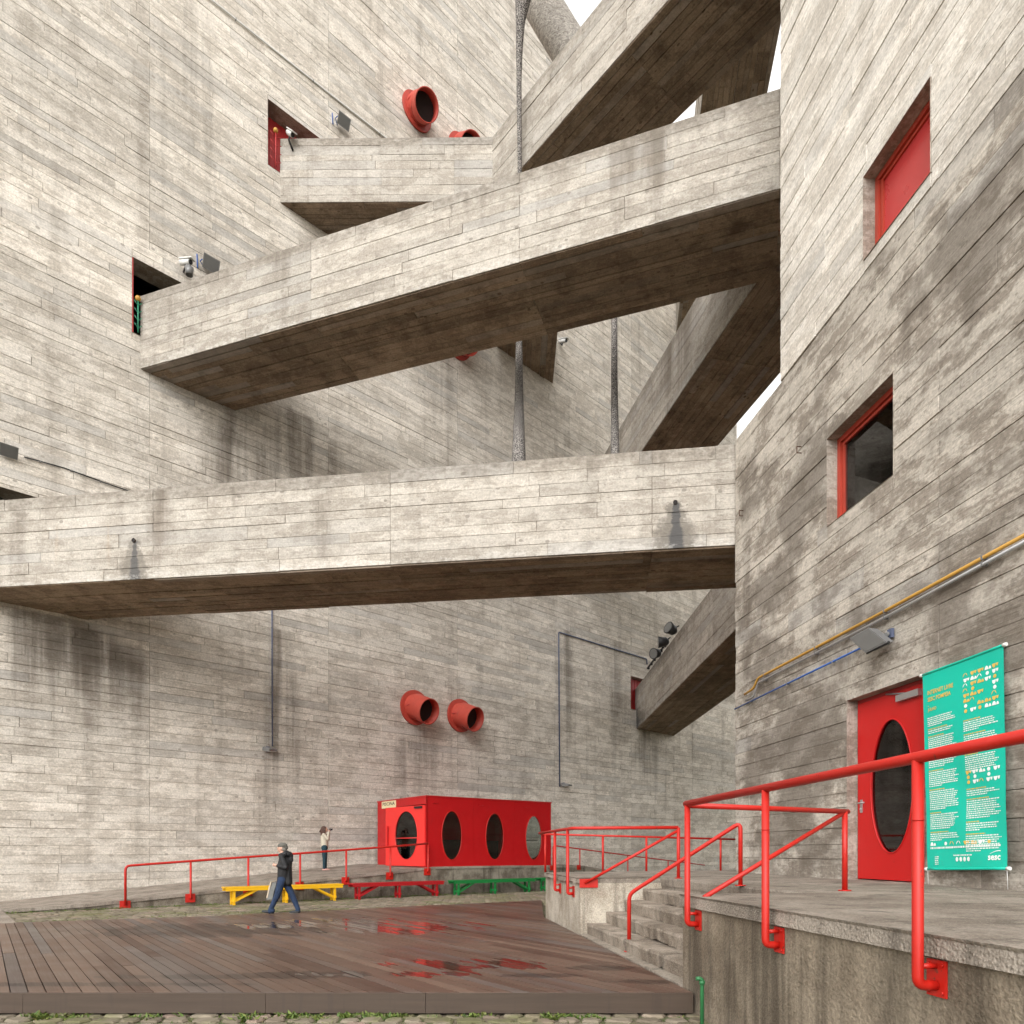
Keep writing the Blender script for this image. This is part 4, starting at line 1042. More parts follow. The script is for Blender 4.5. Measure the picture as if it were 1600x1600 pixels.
vs, fs, _, _ = text_shape('PISCINA', .01)
mb = MB(); mb.mesh([so_+UE*(sw*(.07+.86*x))+ZZ*(shh*(.34+.46*y))+NE*.0145 for x, y in vs], fs); mb.build('lettering', M['ink'], sgo)

# ================================================================== benches
def make_bench(L, mat):
    th = bpy.data.objects.new('bench', None); C.objects.link(th)
    for j in range(2):
        mb = MB(); mb.box((0, -.19+j*.20, .475), (L, 0, 0), (0, .18, 0), (0, 0, .045)); mb.build('seat_plank', mat, th)
    mb = MB(); mb.box((.02, -.185, .40), (L-.04, 0, 0), (0, .03, 0), (0, 0, .073)); mb.box((.02, .145, .40), (L-.04, 0, 0), (0, .03, 0), (0, 0, .073)); mb.build('apron', mat, th)
    for i, x in enumerate((.26, L/2, L-.26)):
        for y in (-.15, .10):
            mb = MB(); mb.box((x-.04, y, 0), (.07, 0, 0), (0, .055, 0), (0, 0, .474)); mb.build('leg', mat, th)
        mb = MB(); mb.box((x-.03, -.21, .09), (.05, 0, 0), (0, .40, 0), (0, 0, .07)); mb.build('stretcher', mat, th)
    for (xa, xb) in ((.30, .95), (L-.30, L-.95)):
        for y in (-.14, .12):
            mb = MB(); d = V((xb-xa, 0, .32)).normalized(); nn = V((-d.z, 0, d.x))*.03
            a, b = V((xa, y, .12)), V((xb, y, .44)); w_ = V((0, .03, 0))
            mb.hexa([a-nn, b-nn, b-nn+w_, a-nn+w_], [a+nn, b+nn, b+nn+w_, a+nn+w_]); mb.build('brace', mat, th)
    return th
def place_bench(pxa, pxb, back_off, mat, label, wid=None):
    o = rampP(20)+NQ*back_off
    P = []
    for px in (pxa, pxb):
        k = (px-800)/F_PX; s = (k*o.y-o.x)/(UQ.x-k*UQ.y); P.append(o+UQ*s)
    th = make_bench((P[1]-P[0]).length, mat); th.location = (P[0].x, P[0].y, COB); th.rotation_euler = (0, 0, math.atan2(UQ.y, UQ.x))
    return props(th, label, 'bench', 'benches along the ramp wall')
place_bench(349, 533, .45, M['yellow'], 'long yellow wooden bench behind the walking person')
place_bench(547, 690, .45, M['red_bench'], 'long red wooden bench between the yellow and the green one')
place_bench(704, 832, .45, M['green'], 'long green wooden bench below the red cabin')
place_bench(841, 930, .45, M['green'], 'dark green bench mostly hidden behind the pale landing wall')

# ================================================================== banner
M['teal'] = paint('teal_banner_vinyl', (.005, .52, .38), .32, .04, 0, 0.0)
M['print_white'] = flat('white_print', (.85, .9, .87), .5, var=.02)
M['print_orange'] = flat('orange_print', (.75, .50, .10), .5, var=.02)
bnr = thing('banner', 'tall teal programme banner hung on the concrete wall beside the red door', 'banner', tuple(onR(1510, 1200, .07)))
q = [onR(1449.5, 1358, .16), onR(1573.5, 1357, .16), onR(1567.5, 1008, .07), onR(1441.5, 1055, .07)]
def bp(s, t, off=0.0):
    p = (q[0]*(1-s)+q[1]*s)*(1-t)+(q[3]*(1-s)+q[2]*s)*t
    wv = .012*math.sin(s*PI)*math.sin(t*3.1*PI+s*2)+.006*math.sin((s*3+t*5)*PI)*(1-t)
    return p+NR*(wv+off)
mb = MB(); vs = []; fs = []; nx, ny = 16, 36
for j in range(ny+1):
    for i in range(nx+1): vs.append(bp(i/nx, j/ny))
for j in range(ny):
    for i in range(nx): a = j*(nx+1)+i; fs.append((a, a+1, a+nx+2, a+nx+1))
b0 = len(vs); vs += [p-NR*.004 for p in vs]; fs += [tuple(i+b0 for i in f[::-1]) for f in fs]
mb.mesh(vs, fs, sm=True); sheet = mb.build('sheet', M['teal'], bnr)
for t_ in (0, 1):
    mb = MB(); mb.tube([bp(i/8, t_) for i in range(9)], .018, 8); rod = mb.build('rod', M['teal'], bnr)
    for s_, d_ in ((0, -1), (1, 1)):
        m_ = MB(); m_.tube([bp(s_, t_), bp(s_, t_)+UR*d_*.05], .024, 8); m_.build('end_cap', M['white'], rod)
for s_ in (0, 1):
    m_ = MB(); e = bp(s_, 0); m_.tube([e, V((e.x+.01, e.y, TER+.01))], .004, 5); m_.build('cord', M['white'], bnr)
BW, BHt = (q[1]-q[0]).length, (q[3]-q[0]).length
def txt(body, x, y, wd, hgt, mat, bold=.0):
    vs, fs, w_, h_ = text_shape(body, bold)
    mb = MB(); mb.mesh([bp(x+wd*a, y+hgt*b, .005) for a, b in vs], fs); mb.build('lettering', M[mat], sheet)
txt('INTERNET LIVRE', .07, .885, .34, .022, 'print_orange', .02); txt('SESC POMPEIA', .07, .850, .31, .022, 'print_orange', .02)
txt('-', .07, .826, .015, .003, 'print_orange'); txt('JULHO', .07, .795, .12, .022, 'print_orange', .02)
rng = random.Random(8)
def para(mb, mbo, x, y, wd, lines, head=True, lh=.0098):
    """rows of small print, too small in the photo to be read: broken strokes"""
    if head:
        L = wd*rng.uniform(.35, .7); row(mbo, x, y, L, .005); y -= lh
    for i in range(lines):
        L = wd*(rng.uniform(.8, 1) if i < lines-1 else rng.uniform(.35, .8)); row(mb, x, y, L, .0046 if i % 3 else .0052); y -= lh
    return y-lh*.9
def row(mb, x, y, L, h):
    e = x+L
    while x < e:
        w_ = min(rng.uniform(.006, .03), e-x)
        mb.poly([bp(x, y, .005), bp(x+w_, y+.0, .005), bp(x+w_, y+h, .005), bp(x, y+h, .005)]); x += w_+.006
mw, mo = MB(), MB()
y = .762; y = para(mw, mo, .06, y, .40, 5, False)
for nl in (2, 8, 6, 8, 10, 8, 4, 7, 9): y = para(mw, mo, .06, y, .40, nl) if y > .16 else y
y = .700
for nl in (5, 8, 8): y = para(mw, mo, .54, y, .41, nl)
y = .372
for nl in (3, 9, 4, 8): y = para(mw, mo, .54, y, .41, nl) if y > .14 else y
row(mw, .06, .100, .88, .009); row(mw, .37, .062, .24, .006)
for k in range(5): row(mw, .12, .058-k*.009, rng.uniform(.04, .07), .005)
for k in range(4):
    c = (.415+k*.05, .046); pts = [bp(c[0]+.018*math.cos(2*PI*j/14), c[1]+.011*math.sin(2*PI*j/14), .005) for j in range(14)]; mw.poly(pts)
def petal(mb, x, y, s_, kind):
    """half-round and leaf figures of the banner's ornament"""
    n_ = 9
    def arc(cx, cy, rx, ry, a0, a1): return [(cx+rx*math.cos(a0+(a1-a0)*i/n_), cy+ry*math.sin(a0+(a1-a0)*i/n_)) for i in range(n_+1)]
    sx, sy = s_, s_*BW/BHt
    if kind == 0: sh = [arc(x, y, sx*.5, sy*.9, 0, PI), arc(x+sx*.9, y, sx*.35, sy*.7, 0, PI)]
    elif kind == 1: sh = [arc(x, y+sy*.8, sx*.5, sy*.9, PI, 2*PI), arc(x+sx*.85, y+sy*.8, sx*.3, sy*.7, PI, 2*PI)]
    elif kind == 2: sh = [arc(x+sx*.2, y+sy*.4, sx*.45, sy*.45, 0, 2*PI)]
    else: sh = [arc(x, y, sx*.7, sy*.9, PI*.5, PI), arc(x, y, sx*.6, sy*.9, 0, PI*.5)]
    for p in sh: mb.poly([bp(a, b, .005) for a, b in p])
def ornament(x0, y0, x1, y1, nx, ny, p):
    for j in range(ny):
        for i in range(nx):
            if rng.random() > p: continue
            petal(mw if rng.random() < .58 else mo, x0+(x1-x0)*(i+.35)/nx, y0+(y1-y0)*(j+.2)/ny, .043, rng.randrange(4))
ornament(.53, .735, .95, .935, 5, 8, .85); ornament(.53, .395, .95, .465, 5, 3, .8); ornament(.05, .112, .95, .132, 10, 1, .85)
mw.build('print', M['print_white'], sheet, kind='stuff'); mo.build('print', M['print_orange'], sheet, kind='stuff')
txt('sesc', .80, .038, .135, .022, 'print_white', .03)
mb = MB(); pts = [(.82+.115*i/12, .066+.012*math.sin(PI*.62*i/12)) for i in range(13)]
for i in range(12):
    w0, w1 = .0015+.003*i/12, .0015+.003*(i+1)/12
    mb.poly([bp(pts[i][0], pts[i][1], .005), bp(pts[i+1][0], pts[i+1][1], .005), bp(pts[i+1][0], pts[i+1][1]+w1, .005), bp(pts[i][0], pts[i][1]+w0, .005)])
mb.build('emblem_arc', M['print_white'], sheet)
# ================================================================== vents on the left tower
def vent(px, py, opx, opy, label, R=.54, RF=.74):
    c = onL(px, py)
    # the mouth lies on the ray (opx, opy); out of the wall by about a metre
    r_ = ray(opx, opy); o = V((0, 0, CAMZ)); best = None
    for k in range(400):
        Y = c.y-2.5+k*.01; p = o+r_*Y; d = (p-c).dot(NL)
        if best is None or abs(d-.95) < best[0]: best = (abs(d-.95), p)
    m = best[1]
    th = thing('vent_pipe', label, 'vent', tuple(c), 'red vent pipes on the tower')
    mb = MB(); mb.tube([c+NL*.03, c+NL*.10], RF, 40); mb.build('flange', M['red_vent'], th)
    ax = (m-c).normalized()
    # hollow pipe: outer skin, lip and inner skin
    def circ(p, n_, r, seg=40):
        up = ZZ-n_*ZZ.dot(n_); up.normalize(); rt = n_.cross(up)
        return [p+(rt*math.cos(2*PI*i/seg)+up*math.sin(2*PI*i/seg))*r for i in range(seg)]
    rings = [circ(c+NL*.1, NL, R*1.03), circ(c+NL*.3, (NL*.6+ax*.4).normalized(), R*1.01), circ(m-ax*.05, ax, R), circ(m, ax, R+.012), circ(m+ax*.002, ax, R-.03), circ(m-ax*.45, ax, R-.03)]
    mb = MB(); vs = [p for r in rings for p in r]; seg = 40; fs = []
    for i in range(len(rings)-1):
        for k in range(seg): fs.append((i*seg+k, i*seg+(k+1) % seg, (i+1)*seg+(k+1) % seg, (i+1)*seg+k))
    mb.mesh(vs, fs, sm=True); mb.build('pipe', M['red_vent'], th)
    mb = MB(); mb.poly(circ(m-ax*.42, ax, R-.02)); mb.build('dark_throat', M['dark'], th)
    a = c+NL*.17-UL*R*1.02; mb = MB(); mb.tube([a, a+NL*.25], .018, 6); mb.build('strap', M['red_dark'], th)
vent(647, 1106, 671, 1112, 'faded red vent pipe above the red cabin, the left one of the low pair')
vent(718, 1118.5, 743, 1124, 'faded red vent pipe above the red cabin, the right one of the low pair')
vent(650, 176, 667, 164, 'faded red vent pipe with wide flange high above the upper left walkway')
vent(720, 238, 737, 229, 'faded red vent pipe half hidden behind the parapet of the upper walkway')
vent(714, 536, 734, 533, 'red vent pipe peeping out below the middle walkway')

# ================================================================== conduits, lamps, cameras, cables
def onwall(fn, pts, off): return [fn(x, y, off) for x, y in pts]
def conduit(name, label, fn, pts, r, mat, off=.05, fil=.06, clips=6, cat='conduit', fn_n=None):
    P = onwall(fn, pts, off); th = thing(name, label, cat, tuple(P[0]))
    mb = MB(); mb.tube(P, r, 10, fil); mb.build('tube', M[mat], th)
    tot = [(P[i+1]-P[i]) for i in range(len(P)-1)]; L = sum(d.length for d in tot)
    nrm = fn_n
    for k in range(clips):
        s = L*(k+.5)/clips; i = 0
        while s > tot[i].length: s -= tot[i].length; i += 1
        d = tot[i].normalized(); c = P[i]+d*s
        m_ = MB(); m_.box(c-d*.012-nrm*.06-d.cross(nrm)*(r*1.15), d*.024, nrm*(.06+r*1.1), d.cross(nrm)*(r*2.3)); m_.build('clip', M['lamp'], th)
    return th
conduit('pipe', 'yellow pipe running up along the right tower wall', onR, [(1163.5, 1085), (1177, 1076), (1184.5, 1059.5), (1373, 960), (1640, 815)], .026, 'pipe_yellow', .09, .08, 4, 'pipe', NR)
conduit('pipe', 'grey metal pipe just below the yellow pipe on the right tower', onR, [(1165, 1095), (1177, 1089), (1184.5, 1067), (1392, 960), (1640, 825)], .024, 'pipe_grey', .09, .08, 4, 'pipe', NR)
conduit('pipe', 'blue conduit leading to the wall lamp', onR, [(1148, 1108), (1344, 1013)], .017, 'pipe_blue', .08, 0, 3, 'pipe', NR)
conduit('conduit', 'thin blue conduit coming down from the lowest walkway to a wall lamp', onL, [(425, 930), (425.5, 1166)], .022, 'conduit', .06, 0, 7, 'conduit', NL)
conduit('conduit', 'slate conduit with a right-angle bend on the wall left of the far walkway', onL, [(1011, 1038), (1010.5, 1029.5), (873, 987.5), (874.5, 1229)], .034, 'conduit', .07, .1, 12, 'conduit', NL)
conduit('cable', 'long pale cable slanting across the top of the left tower', onL, [(300, -24), (332, 1), (484, 122), (601, 214), (640, 245)], .03, 'white', .06, 0, 3, 'cable', NL)
conduit('cable', 'dark cable running from the floodlight behind the lowest walkway', onL, [(38, 714), (100, 731), (160, 753), (222, 774)], .018, 'black', .06, 0, 4, 'cable', NL)
def wall_lamp(px, py, label):
    c = onL(px, py, .05); th = thing('wall_lamp', label, 'lamp', tuple(c))
    mb = MB(); o = c+NL*.05; mb.hexa([o-UL*.22-ZZ*.06, o+UL*.22-ZZ*.06, o+UL*.16-ZZ*.10+NL*.42, o-UL*.16-ZZ*.10+NL*.42], [o-UL*.2+ZZ*.08, o+UL*.2+ZZ*.08, o+UL*.13-ZZ*.03+NL*.45, o-UL*.13-ZZ*.03+NL*.45]); mb.build('housing', M['lamp'], th)
    mb = MB(); mb.box(c-UL*.05-ZZ*.1, UL*.1, ZZ*.2, NL*.06); mb.build('bracket', M['conduit'], th)
    mb = MB(); o2 = o-ZZ*.002; mb.hexa([o2-UL*.17-ZZ*.085+NL*.05, o2+UL*.17-ZZ*.085+NL*.05, o2+UL*.13-ZZ*.115+NL*.38, o2-UL*.13-ZZ*.115+NL*.38], [o2-UL*.17-ZZ*.07+NL*.05, o2+UL*.17-ZZ*.07+NL*.05, o2+UL*.13-ZZ*.10+NL*.38, o2-UL*.13-ZZ*.10+NL*.38]); mb.build('lens', M['white'], th)
wall_lamp(418, 1171, 'small grey wall lamp at the foot of the blue conduit')
wall_lamp(880, 1226, 'small grey wall lamp at the foot of the slate conduit')
# street-type lamp on the right tower, glass towards the ground
lc = onR(1384, 995, .10); L0 = thing('wall_lamp', 'large grey wall lamp with a glass front above the red door', 'lamp', tuple(lc))
far_ = W(1326, 992, lc.y-.05); ax = UR*-1
e1 = W(1331, 996, 10.9); 
A_ = [W(1327, 997, 11.5), W(1357, 980.5, 11.0), W(1386, 1003.5, 10.6), W(1352, 1020.5, 11.1)]
cn = ((A_[1]-A_[0]).cross(A_[2]-A_[0])).normalized(); cn = cn if cn.z > 0 else -cn
mb = MB(); cc_ = sum(A_, V((0, 0, 0)))/4; B_ = [p*.86+cc_*.14+cn*.16 for p in A_]; mb.hexa(A_, B_); mb.build('housing', M['lamp'], L0)
mb = MB(); I_ = [p*.9+cc_*.1-cn*.006 for p in A_]; mb.hexa(I_, [p+cn*.004 for p in I_]); mb.build('glass_front', M['lamp_glass'], L0)
mb = MB(); mb.tube([B_[2]*.5+B_[1]*.5, onR(1392, 988, .0)], .035, 10); mb.build('arm', M['lamp'], L0)
mb = MB(); p = onR(1394, 990, .04); mb.box(p-UR*.05-ZZ*.07, UR*.10, ZZ*.14, NR*.05); mb.build('wall_box', M['conduit'], L0)
mb = MB(); mb.tube([A_[2]+cn*.03, A_[3]+cn*.03], .022, 8); mb.build('latch_bar', M['black'], L0)
# hooks
for px, py, lb in ((1252, 703, 'small rusty bracket on the right tower left of the lower window'), (1161, 802, 'small rusty bracket at the right tower corner below the walkway')):
    c = onR(px, py, .03); mb = MB(); mb.tube([c+ZZ*.06, c+ZZ*.06+NR*.09, c-ZZ*.06+NR*.09, c-ZZ*.06], .010, 6, .01); mb.build('bracket', M['rust'], None, label=lb, cat='bracket')
# flood lights and surveillance cameras on the left tower
def floodlight(px, py, s_, label, tilt=-.5):
    c = onL(px, py, .10); th = thing('floodlight', label, 'floodlight', tuple(c))
    d = (NL+ZZ*tilt).normalized(); u = UL; v_ = u.cross(d)
    v_ = v_ if v_.z > 0 else -v_
    o = c+NL*.22*s_
    mb = MB(); a = [o+u*x*.26*s_+v_*y*.20*s_ for x, y in ((-1, -1), (1, -1), (1, 1), (-1, 1))]; b = [p*.55+o*.45-d*.22*s_ for p in a]; mb.hexa(b, a); mb.build('housing', M['lamp'], th)
    mb = MB(); f = [o+u*x*.23*s_+v_*y*.17*s_+d*.004 for x, y in ((-1, -1), (1, -1), (1, 1), (-1, 1))]; mb.poly(f); mb.build('glass_front', M['lamp_glass'], th)
    mb = MB(); mb.tube([c-NL*.1-UL*.1, c+UL*-.30*s_+NL*.1, o-u*.28*s_], .018, 6); mb.tube([c-NL*.08-UL*.34*s_+ZZ*.3*s_, c-NL*.02-UL*.34*s_-ZZ*.18*s_], .022, 6); mb.build('bracket', M['pipe_blue'], th)
floodlight(533, 196, 1.0, 'square floodlight beside the high red doorway')
floodlight(326, 419, 1.05, 'square floodlight beside the dark doorway of the middle walkway')
floodlight(12, 709, .85, 'floodlight at the left picture edge above the lowest walkway', -.8)
def cctv(c, d, s_, label, mount):
    th = thing('surveillance_camera', label, 'camera', tuple(c)); d = V(d).normalized(); u = d.cross(ZZ).normalized(); v_ = u.cross(d)
    mb = MB(); mb.tube([c-d*.22*s_, c+d*.16*s_], .075*s_, 12); mb.build('body', M['white'], th)
    mb = MB(); mb.box(c-d*.24*s_-u*.085*s_+v_*.07*s_, d*.5*s_, u*.17*s_, v_*.025*s_); mb.build('sun_shield', M['white'], th)
    mb = MB(); mb.tube([c+d*.16*s_, c+d*.19*s_], .06*s_, 12); mb.build('lens', M['black'], th)
    mb = MB(); mb.tube([c-v_*.05*s_, c-v_*.16*s_, V(mount)], .03*s_, 8); mb.build('bracket', M['black'], th)
cc = onL(291, 410, .45); cctv(cc, (.85, -.35, -.25), 1.15, 'white surveillance camera above the dark doorway', onL(287, 413, .03)-ZZ*.25)
m_ = MB(); m_.tube([cc-ZZ*.18+V((.10, 0, 0)), cc-ZZ*.42+V((.10, 0, 0))], [.14, .11], 12); o_ = m_.build('lamp_cup', M['lamp'], None, label='small round sensor below the white surveillance camera', cat='sensor')
c3 = hit(458, 222, A3, N1*0+(K-A3).normalized().cross(ZZ)); n3 = (K-A3).normalized().cross(ZZ)
cctv(c3+n3*.28+ZZ*.02, (.55, -.5, -.75), 1.15, 'dark surveillance camera fixed to the end of the upper walkway parapet', c3-ZZ*.35+n3*.03)
cctv(onL(880, 533, .35), (.7, -.6, -.3), 1.2, 'tiny surveillance camera on the wall below the middle walkway', onL(873, 533, .03))
# gates at the doorways
def gate(px0, px1, zf, ht, col, label, ball, off=.12, spikes=True):
    a = onL(px0, 900); b = onL(px1, 900); a.z = b.z = zf
    a = a+NL*off; b = b+NL*off; th = thing('gate', label, 'gate', tuple(a)); u = (b-a).normalized(); L = (b-a).length
    mb = MB(); mb.tube([a+u*L*.5, a+u*L*.5+ZZ*ht], .022, 8); mb.build('post', M[col], th)
    for k in range(4):
        z = ht*(.12+.24*k); m2 = MB(); m2.tube([a+u*L*.5+ZZ*z, a+u*.02+ZZ*(z+.13)], .012, 6); m2.build('bar', M[col], th); m2 = MB(); m2.tube([a+u*L*.5+ZZ*z, a+u*(L-.02)+ZZ*(z+.13)], .012, 6); m2.build('bar', M[col], th)
    me = bpy.data.meshes.new('finial'); bm = bmesh.new(); bmesh.ops.create_uvsphere(bm, u_segments=12, v_segments=8, radius=.085); 
    for f in bm.faces: f.smooth = True
    bm.to_mesh(me); bm.free(); me.materials.append(M['pipe_yellow']); o = bpy.data.objects.new('finial', me); C.objects.link(o)
    me.transform(Matrix.Translation(a+u*L*.5+ZZ*(ht+.07))); adopt(o, th)
gate(207, 221, Z2-FL+.02, 1.0, 'green_gate', 'little green gate with an orange ball at the dark doorway', True)
gate(419, 438, Z3-FL+.02, 1.25, 'red_dark', 'little red gate with an orange ball at the high red doorway', True)
# spotlights on the far low walkway
bar = thing('spotlight_bar', 'black bar fixed along the parapet of the far low walkway', 'bar', (7.1, 34, Z1))
mb = MB(); mb.tube([V((7.05, 36.6, Z1+.05)), V((7.05, 32.2, Z1+.05))], .05, 8); mb.build('tube', M['black'], bar)
for k in range(6):
    mb = MB(); y_ = 36.3-k*.78; mb.box((7.0, y_, Z1-.06), (.1, 0, 0), (0, .08, 0), (0, 0, .12)); mb.build('clamp', M['black'], bar)
for px, py, dd_, lb in ((1026, 1021, (-.7, -.6, -.2), 'lowest of three black spotlights on the far walkway'), (1037, 1003, (-1, .1, -.05), 'middle of three black spotlights on the far walkway'), (1050, 984, (-.8, -.5, .25), 'highest of three black spotlights on the far walkway')):
    Y_ = (7.05-.30)/((px-800)/F_PX); c = W(px, py, Y_); d = V(dd_).normalized()
    th = thing('spotlight', lb, 'spotlight', tuple(c), 'spotlights on the walkway')
    mb = MB(); mb.tube([c-d*.22, c-d*.1, c+d*.05, c+d*.24], [.10, .2, .21, .26], 14); mb.build('can', M['black'], th)
    mb = MB(); mb.tube([c+d*.242, c+d*.25], .22, 14); mb.build('glass_front', M['lamp_glass'], th)
    mb = MB(); mb.tube([c, V((7.05, c.y, Z1+.05))], .03, 6); mb.build('yoke', M['black'], th)
# drain spouts on the lowest walkway
for px, py, lb in ((210, 845, 'dark drain hole with a stain near the left end of the lowest walkway'), (1055, 786, 'dark drain hole with a stain near the right end of the lowest walkway')):
    c = onB1(px, py, .0); mb = MB(); mb.tube([c+N1*.02, c+N1*.044], .055, 14, caps=False); o = mb.build('drain_spout', M['rust'], None, label=lb, cat='drain')
    m2 = MB(); m2.tube([c+N1*.036, c+N1*.040], .05, 14); m2.build('dark_bore', M['dark'], o)
# green pipe at the terrace wall
s = sT(1097, -.10); th = thing('green_pipe', 'short green upright pipe with elbow in front of the terrace wall', 'pipe', tuple(tp(s, -.1, 0)))
p = tp(s, -.10, 0); zt = CAMZ-(1529-HZ)*p.y/F_PX
mb = MB(); mb.tube([p-ZZ*.05, p+ZZ*zt, p+ZZ*zt-TN*.06+TT*.01], .020, 10, .03); mb.build('tube', M['green_pipe'], th)
mb = MB(); mb.tube([p+ZZ*(zt-.06), p+ZZ*(zt-.02)], .028, 10); mb.build('collar', M['green_pipe'], th)

# ================================================================== stretched mottled tubes between the walkways
n = N('mottled_net'); a = n.noise(n.P, 34, 3, .7); b, _ = n.voro(n.P, 26)
col = n.mix(n.step(a, .47, .56), (.035, .03, .028), (.42, .39, .36)); n.bump(a, .03, 1.0); M['net'] = n.out(col, .9)
n = N('pale_net'); a = n.noise(n.map(n.P, (3, 3, 10)), 2.2, 5, .65, 1.5); a2 = n.noise(n.P, 30, 3, .7)
col = n.mix(n.step(a, .38, .62), (.34, .305, .27), (.70, .66, .60)); col = n.mul(col, n.math('ADD', a2, .5)); n.bump(n.math('ADD', a, a2), .04, 1.0); M['net2'] = n.out(col, .9)
def smooth_path(P, R, k=8):
    q, r_ = [], []
    for i in range(len(P)-1):
        p0, p1, p2, p3 = P[max(0, i-1)], P[i], P[i+1], P[min(len(P)-1, i+2)]
        for j in range(k):
            t = j/k; q.append(.5*((2*p1)+(p2-p0)*t+(2*p0-5*p1+4*p2-p3)*t*t+(-p0+3*p1-3*p2+p3)*t**3)); r_.append(R[i]+(R[i+1]-R[i])*t)
    return q+[P[-1]], r_+[R[-1]]
P, R_ = smooth_path([W(810, 815, 19.6), W(810.5, 716, 20.6), W(811, 620, 22.6), W(811, 520, 24.0), W(811, 400, 24.3), W(812, 255, 24.3), W(811, 120, 24.1), W(813, 40, 23.9), W(817, 0, 23.8), W(822, -60, 23.6)], [.24, .205, .14, .105, .095, .075, .09, .15, .26, .55])
mb = MB(); mb.tube(P, R_, 12); mb.build('stretched_tube', M['net'], None, label='slender dark mottled tube hanging behind the walkways, flared at both ends', cat='tube')
P, R_ = smooth_path([W(961, 790, 18.9), W(961, 700, 20.4), W(960, 600, 22.6), W(960, 480, 23.8), W(960, 380, 24.2)], [.15, .125, .105, .10, .10])
mb = MB(); mb.tube(P, R_, 12); mb.build('stretched_tube', M['net'], None, label='second, shorter mottled tube left of the steep walkway', cat='tube')
P, R_ = smooth_path([W(745, -180, 25.4), W(794, -90, 25.8), W(843, 0, 26.2), W(890, 78, 26.8), W(940, 158, 27.4), W(985, 230, 28)], [.66, .66, .65, .67, .68, .7])
mb = MB(); mb.tube(P, R_, 18); mb.build('stretched_tube', M['net2'], None, label='thick pale wrinkled beam crossing the sky gap at the top', cat='tube')
# ================================================================== people
def capsule(bm, a, b, ra, rb, seg=10, fl=1.0, flat_axis=None):
    a, b = V(a), V(b); d = b-a; L = d.length
    d = d.normalized() if L > 1e-6 else ZZ.copy()
    up = V((0, 1, 0)) if abs(d.y) < .9 else V((1, 0, 0)); x = d.cross(up).normalized(); y = x.cross(d)
    rings = []
    for k in range(5): t = -PI/2+PI/2*k/4; rings.append((a+d*ra*math.sin(t), ra*math.cos(t)))
    for k in range(5): t = PI/2*k/4; rings.append((b+d*rb*math.sin(t), rb*math.cos(t)))
    vs = [[bm.verts.new(p+(x*math.cos(2*PI*i/seg)+y*math.sin(2*PI*i/seg)*fl)*max(r, .0015)) for i in range(seg)] for p, r in rings]
    for i in range(len(vs)-1):
        for k in range(seg): bm.faces.new((vs[i][k], vs[i][(k+1) % seg], vs[i+1][(k+1) % seg], vs[i+1][k]))
    bm.faces.new(vs[0][::-1]); bm.faces.new(vs[-1])
def blob(bm, c, rx, ry, rz, rot=None):
    r = bmesh.ops.create_uvsphere(bm, u_segments=16, v_segments=12, radius=1)
    for v in r['verts']:
        p = V((v.co.x*rx, v.co.y*ry, v.co.z*rz)); v.co = (rot@p if rot else p)+V(c)
def person(label, bones, blobs, mats, loc, vox=.012, smooth=3, zone=None):
    bm = bmesh.new()
    for (a, b, ra, rb, mi, fl) in bones: capsule(bm, a, b, ra, rb, 12, fl)
    for (c, rx, ry, rz, mi, rot) in blobs: blob(bm, c, rx, ry, rz, rot)
    me = bpy.data.meshes.new('person'); bm.to_mesh(me); bm.free()
    o = bpy.data.objects.new('person', me); C.objects.link(o)
    m = o.modifiers.new('r', 'REMESH'); m.mode = 'VOXEL'; m.voxel_size = vox
    m = o.modifiers.new('s', 'SMOOTH'); m.iterations = smooth; m.factor = .5
    dg = bpy.context.evaluated_depsgraph_get(); me2 = bpy.data.meshes.new_from_object(o.evaluated_get(dg))
    o.modifiers.clear(); o.data = me2; bpy.data.meshes.remove(me)
    me2.materials.clear()
    for mm in mats: me2.materials.append(mm)
    def dseg(p, a, b, ra, rb):
        a, b = V(a), V(b); d = b-a; t = max(0, min(1, (p-a).dot(d)/max(1e-9, d.dot(d)))); return (p-(a+d*t)).length-(ra+(rb-ra)*t)
    for f in me2.polygons:
        f.use_smooth = True; p = f.center; best = (9, 0)
        for (a, b, ra, rb, mi, fl) in bones: best = min(best, (dseg(p, a, b, ra, rb*1.0), mi))
        for (c, rx, ry, rz, mi, rot) in blobs: best = min(best, (((p-V(c)).length-(rx+ry+rz)/3), mi))
        f.material_index = zone(p, best[1]) if zone else best[1]
    o.location = loc
    return props(o, label, 'person')
def child_mesh(name, fn, mat, parent, vox=None, smooth=2):
    bm = bmesh.new(); fn(bm); me = bpy.data.meshes.new(name); bm.to_mesh(me); bm.free()
    o = bpy.data.objects.new(name, me); C.objects.link(o)
    if vox:
        m = o.modifiers.new('r', 'REMESH'); m.mode = 'VOXEL'; m.voxel_size = vox
        m = o.modifiers.new('s', 'SMOOTH'); m.iterations = smooth
        dg = bpy.context.evaluated_depsgraph_get(); me2 = bpy.data.meshes.new_from_object(o.evaluated_get(dg)); o.modifiers.clear(); o.data = me2
    for f in o.data.polygons: f.use_smooth = True
    o.data.materials.clear(); o.data.materials.append(mat); o.parent = parent
    return o
M['skin'] = flat('skin', (.56, .33, .24), .5); M['jeans'] = flat('blue_denim', (.018, .036, .082), .9, var=.5, scale=9, bump=.03); M['jacket'] = flat('black_padded_cloth', (.012, .012, .014), .55, var=.3, scale=12, bump=.03)
M['cap'] = flat('grey_knit', (.12, .115, .10), .95, var=.3, scale=30); M['shoe'] = flat('dark_canvas_shoe', (.02, .025, .03), .6); M['sole'] = flat('white_rubber', (.6, .58, .55), .6)
